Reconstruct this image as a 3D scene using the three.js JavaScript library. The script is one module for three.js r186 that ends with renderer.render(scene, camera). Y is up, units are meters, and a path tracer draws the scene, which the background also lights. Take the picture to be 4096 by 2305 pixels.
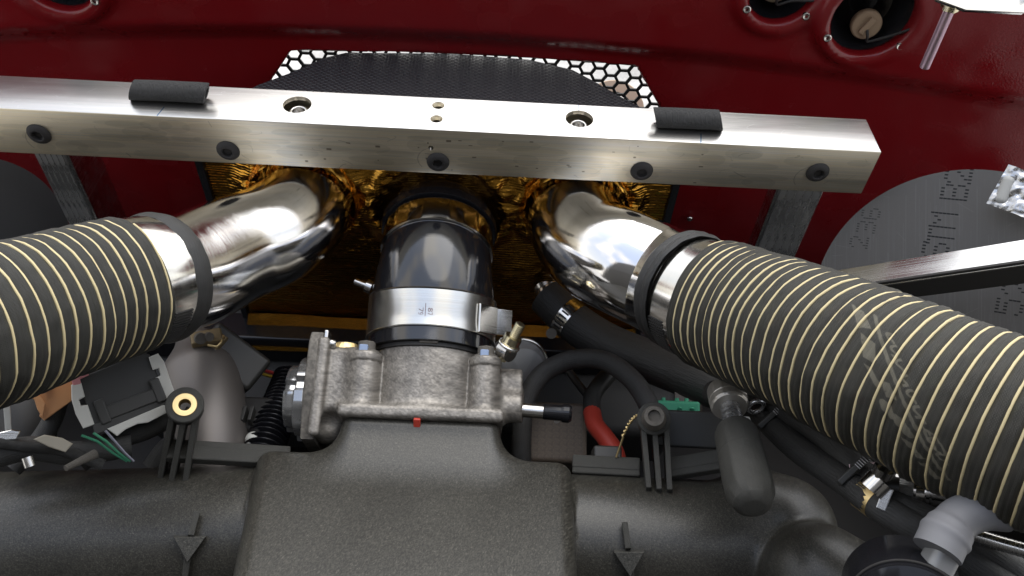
import * as THREE from 'three';
import { mergeGeometries, mergeVertices, toCreasedNormals } from 'three/addons/utils/BufferGeometryUtils.js';
import { RoundedBoxGeometry } from 'three/addons/geometries/RoundedBoxGeometry.js';
import { ImprovedNoise } from 'three/addons/math/ImprovedNoise.js';
import { Brush, Evaluator, SUBTRACTION } from 'three-bvh-csg';

// ------------------------------------------------------------------ camera, sky, sun, exposure
const scene = new THREE.Scene();
const camera = new THREE.PerspectiveCamera(39.63, 1024 / 576, 0.02, 400);
const CP = new THREE.Vector3(0.04437, 0.33175, 0.44559);
camera.position.copy(CP);
camera.rotation.set(THREE.MathUtils.degToRad(-47.5725), THREE.MathUtils.degToRad(-2.0053), THREE.MathUtils.degToRad(4.0598), 'YXZ');
camera.updateMatrixWorld(true);
const renderer = new THREE.WebGLRenderer({ antialias: true });
renderer.setSize(1024, 576);
renderer.toneMapping = THREE.LinearToneMapping;
renderer.toneMappingExposure = 1.65;
renderer.shadowMap.enabled = true;
{ // bright, thinly overcast sky: white towards the horizon, a little bluer overhead
  const W = 512, H = 256, d = new Float32Array(W * H * 4), nz = new ImprovedNoise(), gl = new THREE.Vector3(0.25, 0.68, -0.75).normalize(), GX = gl.x, GY = gl.y, GZ = gl.z, clampN = v => Math.max(-1, Math.min(1, v));
  for (let j = 0; j < H; j++) for (let i = 0; i < W; i++) {
    const el = ((j + 0.5) / H - 0.5) * Math.PI, az = (i / W - 0.5) * Math.PI * 2;
    const cx = Math.cos(el) * Math.cos(az), cz = Math.cos(el) * Math.sin(az), cy = Math.sin(el);
    const t = Math.max(0, cy);
    let c = nz.noise(cx * 2.2 + 7, cy * 3.5, cz * 2.2) * 0.6 + nz.noise(cx * 5, cy * 8, cz * 5 + 3) * 0.3;
    c = THREE.MathUtils.smoothstep(c, -0.15, 0.3);
    const base = [0.52 + 0.4 * (1 - t) ** 2, 0.62 + 0.3 * (1 - t) ** 2, 0.84], cl = [1.0, 0.965, 0.92];
    const dot = clampN(cx * GX + cy * GY + cz * GZ), glow = 1.7 * Math.exp(-((Math.acos(dot) / 0.62) ** 2));
    const o = (j * W + i) * 4;
    for (let k = 0; k < 3; k++) d[o + k] = cy < 0 ? 0.3 : (base[k] * (1 - c) + cl[k] * c) * 0.95 + glow * [1, 0.97, 0.92][k];
    d[o + 3] = 1;
  }
  const t = new THREE.DataTexture(d, W, H, THREE.RGBAFormat, THREE.FloatType);
  t.mapping = THREE.EquirectangularReflectionMapping; t.magFilter = t.minFilter = THREE.LinearFilter; t.needsUpdate = true;
  scene.background = t; scene.environment = t;
}
const sun = new THREE.DirectionalLight(new THREE.Color(1, 0.95, 0.86), 0.6);
sun.position.set(0.25, 2.2, -0.75); sun.castShadow = true; sun.shadow.radius = 90;
sun.shadow.mapSize.set(2048, 2048);
Object.assign(sun.shadow.camera, { left: -1.5, right: 1.5, top: 1.5, bottom: -1.5, near: 0.1, far: 6 });
sun.shadow.bias = -0.0005;
scene.add(sun);

// ------------------------------------------------------------------ helpers
let seed = 12345;
const rnd = () => { seed = (seed * 1664525 + 1013904223) >>> 0; return seed / 4294967296; };
const rr = (a, b) => a + (b - a) * rnd();
const V = (x, y, z) => new THREE.Vector3(x, y, z);
const noise = new ImprovedNoise();
const N3 = (x, y, z) => noise.noise(x, y, z);
const sstep = THREE.MathUtils.smoothstep, clamp = THREE.MathUtils.clamp, lerp = THREE.MathUtils.lerp;
const FPX = 799.12, SC = 1024 / 2576;
function ray(x, y) { return V((x * SC - 512) / FPX, -(y * SC - 288) / FPX, -1).applyQuaternion(camera.quaternion); }
const P = (x, y, d) => ray(x, y).normalize().multiplyScalar(d).add(CP);          // a measured sight line and its distance in metres
const onY = (x, y, Y) => { const r = ray(x, y); return r.multiplyScalar((Y - CP.y) / r.y).add(CP); };
const onZ = (x, y, Z) => { const r = ray(x, y); return r.multiplyScalar((Z - CP.z) / r.z).add(CP); };
const used = {};
function numbered(n) { if (!(n in used)) { used[n] = 0; return n; } used[n]++; return n + '_' + String(used[n]).padStart(3, '0'); }
function thing(name, label, category, pos = V(0, 0, 0), group) {
  const o = new THREE.Group(); o.name = numbered(name); o.position.copy(pos); scene.add(o);
  o.userData = { label, category }; if (group) o.userData.group = group; return o;
}
function worldOffset(t) { const v = V(0, 0, 0); let o = t; while (o && o !== scene) { v.add(o.position); o = o.parent; } return v; }
function part(t, name, geo, mat, label) {                                         // geometry in scene coordinates
  const g = geo.clone(); const w = worldOffset(t); g.translate(-w.x, -w.y, -w.z);
  const m = new THREE.Mesh(g, mat); m.name = name; m.castShadow = m.receiveShadow = true; if (label) m.userData.label = label; t.add(m); return m;
}
function partAt(t, name, geo, mat, M, label) {                                    // shared geometry, placed by a scene matrix
  const m = new THREE.Mesh(geo, mat); m.name = name; m.castShadow = m.receiveShadow = true; if (label) m.userData.label = label;
  const w = worldOffset(t); M.decompose(m.position, m.quaternion, m.scale); m.position.sub(w); t.add(m); return m;
}
function single(name, label, category, geo, mat, group) {
  geo.computeBoundingBox(); const c = V(0, 0, 0); geo.boundingBox.getCenter(c); c.y = geo.boundingBox.min.y;
  const g = geo.clone().translate(-c.x, -c.y, -c.z); const m = new THREE.Mesh(g, mat); m.position.copy(c); m.name = numbered(name);
  m.castShadow = m.receiveShadow = true; m.userData = { label, category }; if (group) m.userData.group = group; scene.add(m); return m;
}
function struct(name, geo, mat) { const m = new THREE.Mesh(geo, mat); m.name = numbered(name); m.userData = { kind: 'structure' }; m.castShadow = m.receiveShadow = true; scene.add(m); return m; }
const basis = (o, ydir, xhint = V(1, 0, 0)) => {                                  // frame whose Y runs along ydir
  const y = ydir.clone().normalize(); let z = xhint.clone().cross(y); if (z.lengthSq() < 1e-8) z = V(0, 0, 1).cross(y); z.normalize();
  const x = y.clone().cross(z).normalize(); return new THREE.Matrix4().makeBasis(x, y, z).setPosition(o);
};
const strip = g => { const h = g.index ? g.toNonIndexed() : g.clone(); for (const k of Object.keys(h.attributes)) if (!['position', 'normal', 'uv'].includes(k)) h.deleteAttribute(k); h.clearGroups?.(); return h; };
const merge = a => mergeGeometries(a.map(strip), false);
const cyl = (a, b, r0, r1 = r0, n = 28, open = false) => { const d = b.clone().sub(a); const L = d.length(); return new THREE.CylinderGeometry(r1, r0, L, n, 1, open).applyMatrix4(basis(a.clone().addScaledVector(d, 0.5), d)); };
const lathe = (pts, o, dir, n = 40, xh) => { const g = new THREE.LatheGeometry(pts.map(p => new THREE.Vector2(p[0], p[1])), n); return toCreasedNormals(g, 0.6).applyMatrix4(basis(o, dir, xh)); };
const rbox = (w, h, d, r = 0.001, s = 2) => new RoundedBoxGeometry(w, h, d, s, Math.min(r, w / 2.01, h / 2.01, d / 2.01));
const boxAt = (o, x, y, w, h, d, r = 0.001) => { // oriented rounded box: local X, Y axes, centre o
  const X = x.clone().normalize(); const Z = X.clone().cross(y).normalize(); const Y = Z.clone().cross(X).normalize();
  return rbox(w, h, d, r).applyMatrix4(new THREE.Matrix4().makeBasis(X, Y, Z).setPosition(o));
};
// tube swept along a curve: rf(s, th, u) gives the radius (s = metres along)
function sweep(pts, rf, nu = 80, nv = 32, o = {}) {
  const curve = pts.getPointAt ? pts : new THREE.CatmullRomCurve3(pts, false, 'centripetal');
  const L = curve.getLength(), fr = frames(curve, nu, o.ref), pos = [], uv = [], idx = [];
  for (let i = 0; i <= nu; i++) for (let j = 0; j <= nv; j++) {
    const th = j / nv * Math.PI * 2, s = i / nu * L, r = typeof rf === 'number' ? rf : rf(s, th, i / nu);
    const p = fr.p[i].clone().addScaledVector(fr.n[i], Math.cos(th) * r).addScaledVector(fr.b[i], Math.sin(th) * r);
    pos.push(p.x, p.y, p.z); uv.push(th / (2 * Math.PI) * (o.circ || 1), s * (o.vs || 1));
  }
  for (let i = 0; i < nu; i++) for (let j = 0; j < nv; j++) { const a = i * (nv + 1) + j, b = a + nv + 1; idx.push(a, a + 1, b, a + 1, b + 1, b); }
  if (o.caps) for (const [i, f] of [[0, 1], [nu, -1]]) {
    const c = pos.length / 3; pos.push(fr.p[i].x, fr.p[i].y, fr.p[i].z); uv.push(0, 0); const b0 = pos.length / 3;
    for (let j = 0; j <= nv; j++) { const q = (i * (nv + 1) + j) * 3; pos.push(pos[q], pos[q + 1], pos[q + 2]); uv.push(0, 0); }
    for (let j = 0; j < nv; j++) f > 0 ? idx.push(c, b0 + j + 1, b0 + j) : idx.push(c, b0 + j, b0 + j + 1);
  }
  const g = new THREE.BufferGeometry();
  g.setAttribute('position', new THREE.Float32BufferAttribute(pos, 3)); g.setAttribute('uv', new THREE.Float32BufferAttribute(uv, 2)); g.setIndex(idx);
  g.computeVertexNormals(); const n = g.attributes.normal;
  for (let i = 0; i <= nu; i++) { const a = i * (nv + 1), b = a + nv; const v = V(n.getX(a) + n.getX(b), n.getY(a) + n.getY(b), n.getZ(a) + n.getZ(b)).normalize(); n.setXYZ(a, v.x, v.y, v.z); n.setXYZ(b, v.x, v.y, v.z); }
  return g;
}
function frames(curve, nu, ref = V(0, 1, 0)) {
  const f = { p: [], n: [], b: [], t: [] }; let n = null;
  for (let i = 0; i <= nu; i++) {
    const u = i / nu, t = curve.getTangentAt(u).normalize(); f.p.push(curve.getPointAt(u)); f.t.push(t);
    if (!n) n = ref.clone(); n = n.clone().addScaledVector(t, -n.dot(t)).normalize(); f.n.push(n); f.b.push(t.clone().cross(n).normalize());
  }
  return f;
}
const tube = (pts, r, nu = 60, nv = 16, o = { caps: true }) => sweep(pts, r, nu, nv, o);
// ---- signed distance shapes and surface nets
const sd = {
  box: (x, y, z, hx, hy, hz, r) => { const qx = Math.abs(x) - hx + r, qy = Math.abs(y) - hy + r, qz = Math.abs(z) - hz + r; return Math.hypot(Math.max(qx, 0), Math.max(qy, 0), Math.max(qz, 0)) + Math.min(Math.max(qx, qy, qz), 0) - r; },
  cap: (x, y, z, a, b, r, r2 = r) => { const bx = b[0] - a[0], by = b[1] - a[1], bz = b[2] - a[2], px = x - a[0], py = y - a[1], pz = z - a[2]; const h = clamp((px * bx + py * by + pz * bz) / (bx * bx + by * by + bz * bz), 0, 1); return Math.hypot(px - bx * h, py - by * h, pz - bz * h) - (r + (r2 - r) * h); },
  cyl: (d, h, r, hh, e) => { const a = d - r + e, b = Math.abs(h) - hh + e; return Math.min(Math.max(a, b), 0) + Math.hypot(Math.max(a, 0), Math.max(b, 0)) - e; },
  sm: (a, b, k) => { const h = Math.max(k - Math.abs(a - b), 0) / k; return Math.min(a, b) - h * h * k * 0.25; },
  smax: (a, b, k) => -sd.sm(-a, -b, k),
};
function nets(f, mn, mx, c, uvf) {
  const nx = Math.ceil((mx[0] - mn[0]) / c) + 1, ny = Math.ceil((mx[1] - mn[1]) / c) + 1, nz = Math.ceil((mx[2] - mn[2]) / c) + 1;
  const F = new Float32Array(nx * ny * nz), id = new Int32Array(nx * ny * nz).fill(-1), I = (i, j, k) => (k * ny + j) * nx + i;
  for (let k = 0; k < nz; k++) for (let j = 0; j < ny; j++) for (let i = 0; i < nx; i++) F[I(i, j, k)] = f(mn[0] + i * c, mn[1] + j * c, mn[2] + k * c);
  const pos = [], nor = [], uv = [], idx = [];
  for (let k = 0; k < nz - 1; k++) for (let j = 0; j < ny - 1; j++) for (let i = 0; i < nx - 1; i++) {
    let m = 0; const v = [];
    for (let q = 0; q < 8; q++) { const w = F[I(i + (q & 1), j + (q >> 1 & 1), k + (q >> 2))]; v.push(w); if (w < 0) m |= 1 << q; }
    if (m === 0 || m === 255) continue;
    let sx = 0, sy = 0, sz = 0, n = 0;
    for (let a = 0; a < 8; a++) for (const bit of [1, 2, 4]) { const b = a | bit; if (b === a) continue; if ((v[a] < 0) === (v[b] < 0)) continue; const t = v[a] / (v[a] - v[b]); sx += (a & 1) + (bit === 1 ? t : 0); sy += (a >> 1 & 1) + (bit === 2 ? t : 0); sz += (a >> 2) + (bit === 4 ? t : 0); n++; }
    let x = mn[0] + (i + sx / n) * c, y = mn[1] + (j + sy / n) * c, z = mn[2] + (k + sz / n) * c;
    const e = c * 0.3; let gx, gy, gz;
    for (let it = 0; it < 2; it++) { gx = f(x + e, y, z) - f(x - e, y, z); gy = f(x, y + e, z) - f(x, y - e, z); gz = f(x, y, z + e) - f(x, y, z - e); const l = Math.hypot(gx, gy, gz) || 1; gx /= l; gy /= l; gz /= l; if (it === 0) { const d = clamp(f(x, y, z), -c * 0.5, c * 0.5); x -= gx * d; y -= gy * d; z -= gz * d; } }
    id[I(i, j, k)] = pos.length / 3; pos.push(x, y, z); nor.push(gx, gy, gz);
    if (uvf) { const q = uvf(x, y, z); uv.push(q[0], q[1]); } else uv.push(x + 0.6 * y, z - 0.8 * y);
  }
  for (let k = 1; k < nz - 1; k++) for (let j = 1; j < ny - 1; j++) for (let i = 1; i < nx - 1; i++) {
    const s = F[I(i, j, k)] < 0;
    for (const [di, dj, dk, q] of [[1, 0, 0, [[0, 0, 0], [0, -1, 0], [0, -1, -1], [0, 0, -1]]], [0, 1, 0, [[0, 0, 0], [0, 0, -1], [-1, 0, -1], [-1, 0, 0]]], [0, 0, 1, [[0, 0, 0], [-1, 0, 0], [-1, -1, 0], [0, -1, 0]]]]) {
      const s2 = F[I(i + di, j + dj, k + dk)] < 0; if (s === s2) continue;
      const w = q.map(o => id[I(i + o[0], j + o[1], k + o[2])]); if (w.some(a => a < 0)) continue;
      if (s) idx.push(w[0], w[1], w[2], w[0], w[2], w[3]); else idx.push(w[0], w[2], w[1], w[0], w[3], w[2]);
    }
  }
  const g = new THREE.BufferGeometry(); g.setAttribute('position', new THREE.Float32BufferAttribute(pos, 3)); g.setAttribute('normal', new THREE.Float32BufferAttribute(nor, 3)); g.setAttribute('uv', new THREE.Float32BufferAttribute(uv, 2)); g.setIndex(idx); return g;
}
// ------------------------------------------------------------------ textures and materials
function dataTex(w, h, fn, srgb, rep = [1, 1]) {
  const d = new Uint8Array(w * h * 4);
  for (let j = 0; j < h; j++) for (let i = 0; i < w; i++) { const c = fn(i / w, j / h, i, j); const o = (j * w + i) * 4; const a = Array.isArray(c) ? c : [c, c, c]; for (let k = 0; k < 3; k++) d[o + k] = clamp(a[k], 0, 1) * 255; d[o + 3] = 255; }
  const t = new THREE.DataTexture(d, w, h); t.wrapS = t.wrapT = THREE.RepeatWrapping; t.magFilter = THREE.LinearFilter; t.minFilter = THREE.LinearMipmapLinearFilter; t.generateMipmaps = true; t.repeat.set(...rep); if (srgb) t.colorSpace = THREE.SRGBColorSpace; t.needsUpdate = true; return t;
}
function canvasTex(w, h, draw, srgb = true) { const c = document.createElement('canvas'); c.width = w; c.height = h; draw(c.getContext('2d'), w, h); const t = new THREE.CanvasTexture(c); if (srgb) t.colorSpace = THREE.SRGBColorSpace; t.wrapS = t.wrapT = THREE.RepeatWrapping; t.anisotropy = 8; return t; }
const lat = (i, j, o) => { let h = (i * 374761393 + j * 668265263 + Math.floor(o * 1000) * 974634777) | 0; h = Math.imul(h ^ (h >>> 13), 1274126177); h ^= h >>> 16; return (h >>> 0) / 4294967296; };
const pn = (u, v, f, o = 0) => { // tileable value noise in -1..1
  const x = u * f, y = v * f, i = Math.floor(x), j = Math.floor(y), a = x - i, b = y - j, s = a * a * (3 - 2 * a), t = b * b * (3 - 2 * b), m = k => ((k % f) + f) % f;
  const p = lerp(lat(m(i), m(j), o), lat(m(i + 1), m(j), o), s), q = lerp(lat(m(i), m(j + 1), o), lat(m(i + 1), m(j + 1), o), s); return lerp(p, q, t) * 2 - 1;
};
const grainH = dataTex(256, 256, () => rnd() * 0.7 + rnd() * 0.3, false, [4, 4]);
const grainC = dataTex(512, 512, (u, v) => { const g = rnd(); const s = 0.5 + 0.3 * (rnd() - 0.5) + (g > 0.96 ? 0.22 : 0) + 0.02 * pn(u, v, 14); return [s * 1.0, s * 0.985, s * 0.94]; }, true, [3.9, 3.9]);
const castC = dataTex(512, 512, (u, v) => { const a = pn(u, v, 9) * 0.2 + pn(u, v, 34, 3) * 0.26 + pn(u, v, 90, 5) * 0.3 + (rnd() - 0.5) * 0.2; const s = 0.66 + a * 0.27; return [s * 1.0, s * 0.97, s * 0.93]; }, true, [9, 9]);
const castB = dataTex(256, 256, (u, v) => 0.5 + pn(u, v, 40) * 0.4 + (rnd() - 0.5) * 0.5, false, [18, 18]);
const weaveB = dataTex(128, 128, (u, v) => { const a = Math.sin(u * Math.PI * 16), b = Math.sin(v * Math.PI * 16); return 0.5 + 0.5 * ((Math.floor(u * 16) + Math.floor(v * 16)) % 2 ? Math.abs(a) : Math.abs(b)) * 0.9; }, false);
const smudge = dataTex(512, 512, (u, v) => 0.62 + pn(u, v, 6) * 0.35 + pn(u, v, 18, 2) * 0.2 + (rnd() - 0.5) * 0.06, false);
const streak = (() => { const r = []; for (let i = 0; i < 512; i++) r.push(rnd()); return dataTex(64, 512, (u, v, i, j) => 0.5 + (r[j] - 0.5) * 0.6 + pn(u, v, 4) * 0.15, false); })();
const std = o => new THREE.MeshStandardMaterial({ side: THREE.DoubleSide, ...o });
const C = (r, g, b) => new THREE.Color().setRGB(r, g, b);
const rep = (t, a, b) => { const c = t.clone(); c.repeat.set(a, b); c.needsUpdate = true; return c; };
const M = {
  plastic: std({ color: C(0.165, 0.16, 0.145), map: grainC, roughness: 0.38, bumpMap: grainH, bumpScale: 0.00007 }),
  plasticSmooth: std({ color: C(0.034, 0.033, 0.03), roughness: 0.45 }),
  plasticRib: std({ color: C(0.2, 0.2, 0.19), map: grainC, roughness: 0.6, bumpMap: grainH, bumpScale: 0.0002 }),
  black: std({ color: C(0.017, 0.016, 0.015), roughness: 0.6 }),
  blackGloss: std({ color: C(0.01, 0.01, 0.012), roughness: 0.25 }),
  rubber: std({ color: C(0.034, 0.033, 0.031), roughness: 0.5, bumpMap: rep(smudge, 30, 30), bumpScale: 0.0003 }),
  foam: std({ color: C(0.03, 0.029, 0.028), roughness: 0.85, bumpMap: rep(castB, 30, 30), bumpScale: 0.0006 }),
  cast: std({ color: C(0.66, 0.65, 0.63), map: castC, metalness: 0.55, roughness: 0.5, bumpMap: castB, bumpScale: 0.00012 }),
  castDark: std({ color: C(0.38, 0.37, 0.35), map: castC, metalness: 0.4, roughness: 0.6, bumpMap: castB, bumpScale: 0.00012 }),
  steel: std({ color: C(0.62, 0.6, 0.57), metalness: 1, roughness: 0.25 }),
  zinc: std({ color: C(0.66, 0.6, 0.42), metalness: 1, roughness: 0.24 }),
  chrome: std({ color: C(0.78, 0.76, 0.74), metalness: 1, roughness: 0.12, roughnessMap: rep(smudge, 6, 8), bumpMap: rep(streak, 3, 12), bumpScale: 0.00001 }),
  clamp: std({ color: C(0.74, 0.72, 0.68), metalness: 1, roughness: 0.28, roughnessMap: rep(streak, 30, 1) }),
  brass: std({ color: C(0.78, 0.6, 0.3), metalness: 1, roughness: 0.4 }),
  alu: std({ color: C(0.7, 0.7, 0.69), metalness: 1, roughness: 0.4, roughnessMap: rep(streak, 2, 9) }),
  aluDull: std({ color: C(0.5, 0.5, 0.5), metalness: 0.85, roughness: 0.5, roughnessMap: rep(smudge, 5, 5) }),
  red: std({ color: C(0.155, 0.005, 0.0075), roughness: 0.5, roughnessMap: rep(smudge, 4, 4), bumpMap: rep(smudge, 3, 3), bumpScale: 0.0012 }),
  darkBolt: std({ color: C(0.022, 0.02, 0.019), metalness: 0.1, roughness: 0.75 }),
  cord: std({ color: C(0.66, 0.55, 0.31), roughness: 0.8 }),
  white: std({ color: C(0.6, 0.59, 0.54), roughness: 0.5 }),
  orange: std({ color: C(0.5, 0.25, 0.11), roughness: 0.5 }),
  redCable: std({ color: C(0.5, 0.05, 0.03), roughness: 0.5 }),
  green: std({ color: C(0.05, 0.3, 0.17), roughness: 0.5 }),
  bluePaint: std({ color: C(0.24, 0.31, 0.45), roughness: 0.6 }),
  greyStub: std({ color: C(0.3, 0.3, 0.3), metalness: 0.4, roughness: 0.5 }),
  capMetal: std({ color: C(0.5, 0.47, 0.42), metalness: 0.75, roughness: 0.45 }),
  greyHose: std({ color: C(0.19, 0.19, 0.2), roughness: 0.55 }),
  hose: new THREE.MeshPhysicalMaterial({ color: C(0.012, 0.012, 0.014), roughness: 0.05, ior: 1.62, clearcoat: 0.25, clearcoatRoughness: 0.03, side: THREE.DoubleSide, bumpMap: rep(streak, 1, 8), bumpScale: 0.000008 }),
};
const goldBump = dataTex(512, 512, (u, v) => 0.5 + 0.25 * Math.sin(v * Math.PI * 2 * 13 + pn(u, v, 5) * 3) + pn(u, v, 22) * 0.35 + pn(u, v, 60, 4) * 0.15, false, [3, 6]);
M.goldBright = std({ color: C(0.85, 0.45, 0.08), metalness: 1, roughness: 0.16 });  // brighter copy of the foil, for the collars round the pipes
M.gold = std({ color: C(0.48, 0.235, 0.035), metalness: 1, roughness: 0.17, bumpMap: goldBump, bumpScale: 0.00036 });  // foil colour darkened for the dim surroundings it mirrors
M.goldDot = std({ color: C(0.45, 0.23, 0.035), metalness: 1, roughness: 0.25, bumpMap: dataTex(64, 64, (u, v) => 0.5 + 0.5 * Math.sin(u * Math.PI * 2) * Math.sin(v * Math.PI * 2), false, [240, 300]), bumpScale: 0.0008 });

// ------------------------------------------------------------------ the setting
{ // ground outside, seen through the rear mesh
  const t = dataTex(512, 512, (u, v) => { const s = 0.86 + pn(u, v, 8) * 0.14 + pn(u, v, 30, 2) * 0.1 + (rnd() - 0.5) * 0.06; return [s, s * 0.985, s * 0.96]; }, true, [60, 60]);
  const g = new THREE.PlaneGeometry(120, 120).rotateX(-Math.PI / 2).translate(0, -0.62, 0);
  struct('ground', g, std({ color: C(0.85, 0.85, 0.85), map: t, roughness: 0.9 }));
  // floor and sides of the engine bay
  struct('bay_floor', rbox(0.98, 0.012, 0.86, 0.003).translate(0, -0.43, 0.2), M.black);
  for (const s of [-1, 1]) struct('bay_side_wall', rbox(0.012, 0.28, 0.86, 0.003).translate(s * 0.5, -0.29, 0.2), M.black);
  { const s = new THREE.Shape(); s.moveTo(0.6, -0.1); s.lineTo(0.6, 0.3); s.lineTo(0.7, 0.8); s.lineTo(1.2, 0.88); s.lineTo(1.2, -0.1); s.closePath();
    struct('unseen_cabin_blocker', new THREE.ExtrudeGeometry(s, { depth: 1.5, bevelEnabled: true, bevelSize: 0.01, bevelThickness: 0.01, bevelSegments: 2 }).rotateY(-Math.PI / 2).translate(0.75, 0, 0), M.black); }  // unseen cabin shape added behind the camera to block sky light
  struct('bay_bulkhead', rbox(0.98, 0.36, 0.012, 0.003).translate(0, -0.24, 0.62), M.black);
}
const kx = 0.262;
const LAMPS = [[0.322, 0.036, 0.0305, 0.038], [0.252, 0.047, 0.0245, 0.032], [-0.293, 0.034, 0.0285, 0.037]];
const wallZ = (x, y) => -0.16 + kx * x * x + 0.012 * sstep(y, -0.03, -0.006) - 0.1 * sstep(y, -0.1, -0.4) * 0 ;
{ // red rear body panel with its lamp openings and the grille opening
  const trap = (x, y) => { // inside (<0) of the grille opening
    const t = clamp((y + 0.039) / -0.05, 0, 3), hw = 0.146 + t * 0.036; const xc = x - 0.012; return Math.max((Math.abs(xc) - hw) * 0.8, y + 0.0385 - xc * 0.012, -0.09 - y);
  };
  const f = (x, y, z) => {
    let d = Math.abs(z - wallZ(x, y)) - 0.003;
    for (const [lx, ly, r, R] of LAMPS) {
      const w = wallZ(lx, ly), q = Math.hypot(x - lx, y - ly);
      d = sd.sm(d, Math.hypot(Math.max(Math.abs(q - (r + R) / 2) - (R - r) / 2 + 0.002, 0), z - w - 0.001) - 0.006, 0.006);
      d = sd.smax(d, r - q, 0.004);
    }
    return sd.smax(d, -trap(x, y), 0.002);
  };
  const g = nets(f, [-0.5, -0.43, -0.18], [0.5, 0.074, -0.06], 0.0034, (x, y, z) => [x, y]);
  const t = thing('rear_body_panel', 'dark red inner face of the rear body panel behind the aluminium bar', 'car body panel', V(0, -0.43, -0.15));
  part(t, 'panel_skin', g, M.red);
  // hexagonal mesh: one frame per opening cell, joined bars
  const a = 0.0088, cell = [], hexR = a * 0.5774, tri = trap;
  const hx = M.black;
  const one = (() => { const s = new THREE.Shape(), h = new THREE.Path(); for (let i = 0; i < 6; i++) { const an = Math.PI / 3 * i; s[i ? 'lineTo' : 'moveTo'](Math.cos(an) * hexR * 1.0, Math.sin(an) * hexR * 1.0); } s.closePath(); for (let i = 0; i < 6; i++) { const an = -Math.PI / 3 * i; h[i ? 'lineTo' : 'moveTo'](Math.cos(an) * hexR * 0.8, Math.sin(an) * hexR * 0.8); } h.closePath(); s.holes.push(h); return new THREE.ExtrudeGeometry(s, { depth: 0.0014, bevelEnabled: false }); })();
  const K = 1.38; // cell scale
  const cells = [], far = [];
  for (let i = -22; i <= 22; i++) for (let j = -9; j <= 3; j++) {
    const x = 0.012 + i * hexR * 1.5 * K, y = -0.046 + (j + (i & 1 ? 0.5 : 0)) * a * K; if (trap(x, y) > 0.006 || y < -0.1) continue;
    cells.push([x, y]);
  }
  const mesh = new THREE.Group(); mesh.name = 'grille_mesh'; t.add(mesh);
  for (const [x, y] of cells) partAt(mesh, 'mesh_cell', one, hx, new THREE.Matrix4().compose(V(x, y, wallZ(x, y) - 0.0055), new THREE.Quaternion(), V(K, K, 1)));
}
// tail lamps seen from behind
{
  const mk = (i, label, full) => {
    const [lx, ly, r, R] = LAMPS[i], w = wallZ(lx, ly), o = V(lx, ly, w), n = V(-0.12 * Math.sign(lx), 0.1, 1).normalize();
    const t = thing('tail_lamp', label, 'tail lamp', o.clone());
    part(t, 'housing', lathe([[0.0005, -0.03], [r * 0.6, -0.03], [r * 0.8, -0.018], [r * 1.08, -0.006], [r * 1.12, -0.004], [r * 1.12, -0.008], [r * 0.82, -0.024], [0.0005, -0.034]], o, n), M.blackGloss);
    const c = o.clone().add(V(full ? 0.003 : -0.002, full ? -0.012 : -0.002, -0.012));
    const holder = part(t, 'bulb_holder', merge([lathe([[0, 0], [0.0105, 0], [0.0115, 0.001], [0.0115, 0.005], [0.0105, 0.0062], [0, 0.0062]], c, n), boxAt(c.clone().addScaledVector(n, 0.0072), V(0.5, 1, 0), n, 0.014, 0.003, 0.005, 0.0006)]), full ? std({ color: C(0.27, 0.19, 0.12), roughness: 0.6 }) : std({ color: C(0.16, 0.13, 0.08), roughness: 0.5 }));
    part(holder, 'wire', tube([c.clone().addScaledVector(n, 0.006), c.clone().add(V(0.001, -0.006, 0.011)), c.clone().add(V(0.003, -0.011, 0.009)), c.clone().add(V(0.012, -0.006, 0.012)), o.clone().add(V(r * 1.2, -0.002, 0.006)), o.clone().add(V(r * 1.7, 0.012, 0.004))], 0.0011, 30, 8), M.black);
    for (let k = 0; k < 9; k++) { const an = Math.PI * (0.24 + 0.065 * k); part(t, 'reflector_rib', cyl(o.clone().add(V(Math.cos(an) * r * 0.3, Math.sin(an) * r * 0.3 + 0.002, -0.014)), o.clone().add(V(Math.cos(an) * r * 1.0, Math.sin(an) * r * 1.0, -0.004)), 0.0009, 0.0013, 8), M.brass); }
    for (const an of [-2.65, -0.62]) { const p = o.clone().add(V(Math.cos(an) * r * 1.12, Math.sin(an) * r * 1.12, 0.006)); part(t, 'screw_boss', lathe([[0.0012, 0], [0.003, 0], [0.003, 0.0022], [0.0024, 0.0028], [0.0012, 0.0024], [0.0012, 0]], p, n, 16), M.steel); }
  };
  mk(0, 'round tail lamp with brown bulb holder in the panel at upper right', true);
  mk(1, 'smaller dark round tail lamp at the top, left of the one with brown holder', false);
  mk(2, 'dark round tail lamp in the panel at the top left corner', false);
}
{ // exhaust tip outside, behind the mesh
  const o = V(0.156, -0.133, -0.225), n = V(-0.05, 0.62, 0.5);
  const t = thing('exhaust_tip', 'round steel exhaust tip seen through the hexagonal mesh', 'exhaust tip', o);
  part(t, 'flange', lathe([[0.019, 0.001], [0.03, 0.001], [0.031, 0], [0.031, -0.006], [0.029, -0.008], [0.019, -0.006], [0.019, 0.001]], o, n), std({ color: C(0.34, 0.26, 0.19), metalness: 0.9, roughness: 0.4 }));
  part(t, 'pipe', lathe([[0.0188, 0], [0.019, -0.02], [0.03, -0.03], [0.03, -0.09], [0.0285, -0.09], [0.028, -0.03], [0.016, -0.02], [0.0165, 0]], o, n), M.chrome);
}
single('panel_screw', 'small grey screw head in the red panel right of the gold box', 'screw', new THREE.SphereGeometry(0.003, 14, 10).scale(1, 1, 0.6).translate(...onZ(1735, 551, -0.139).toArray()), M.steel);
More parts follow.
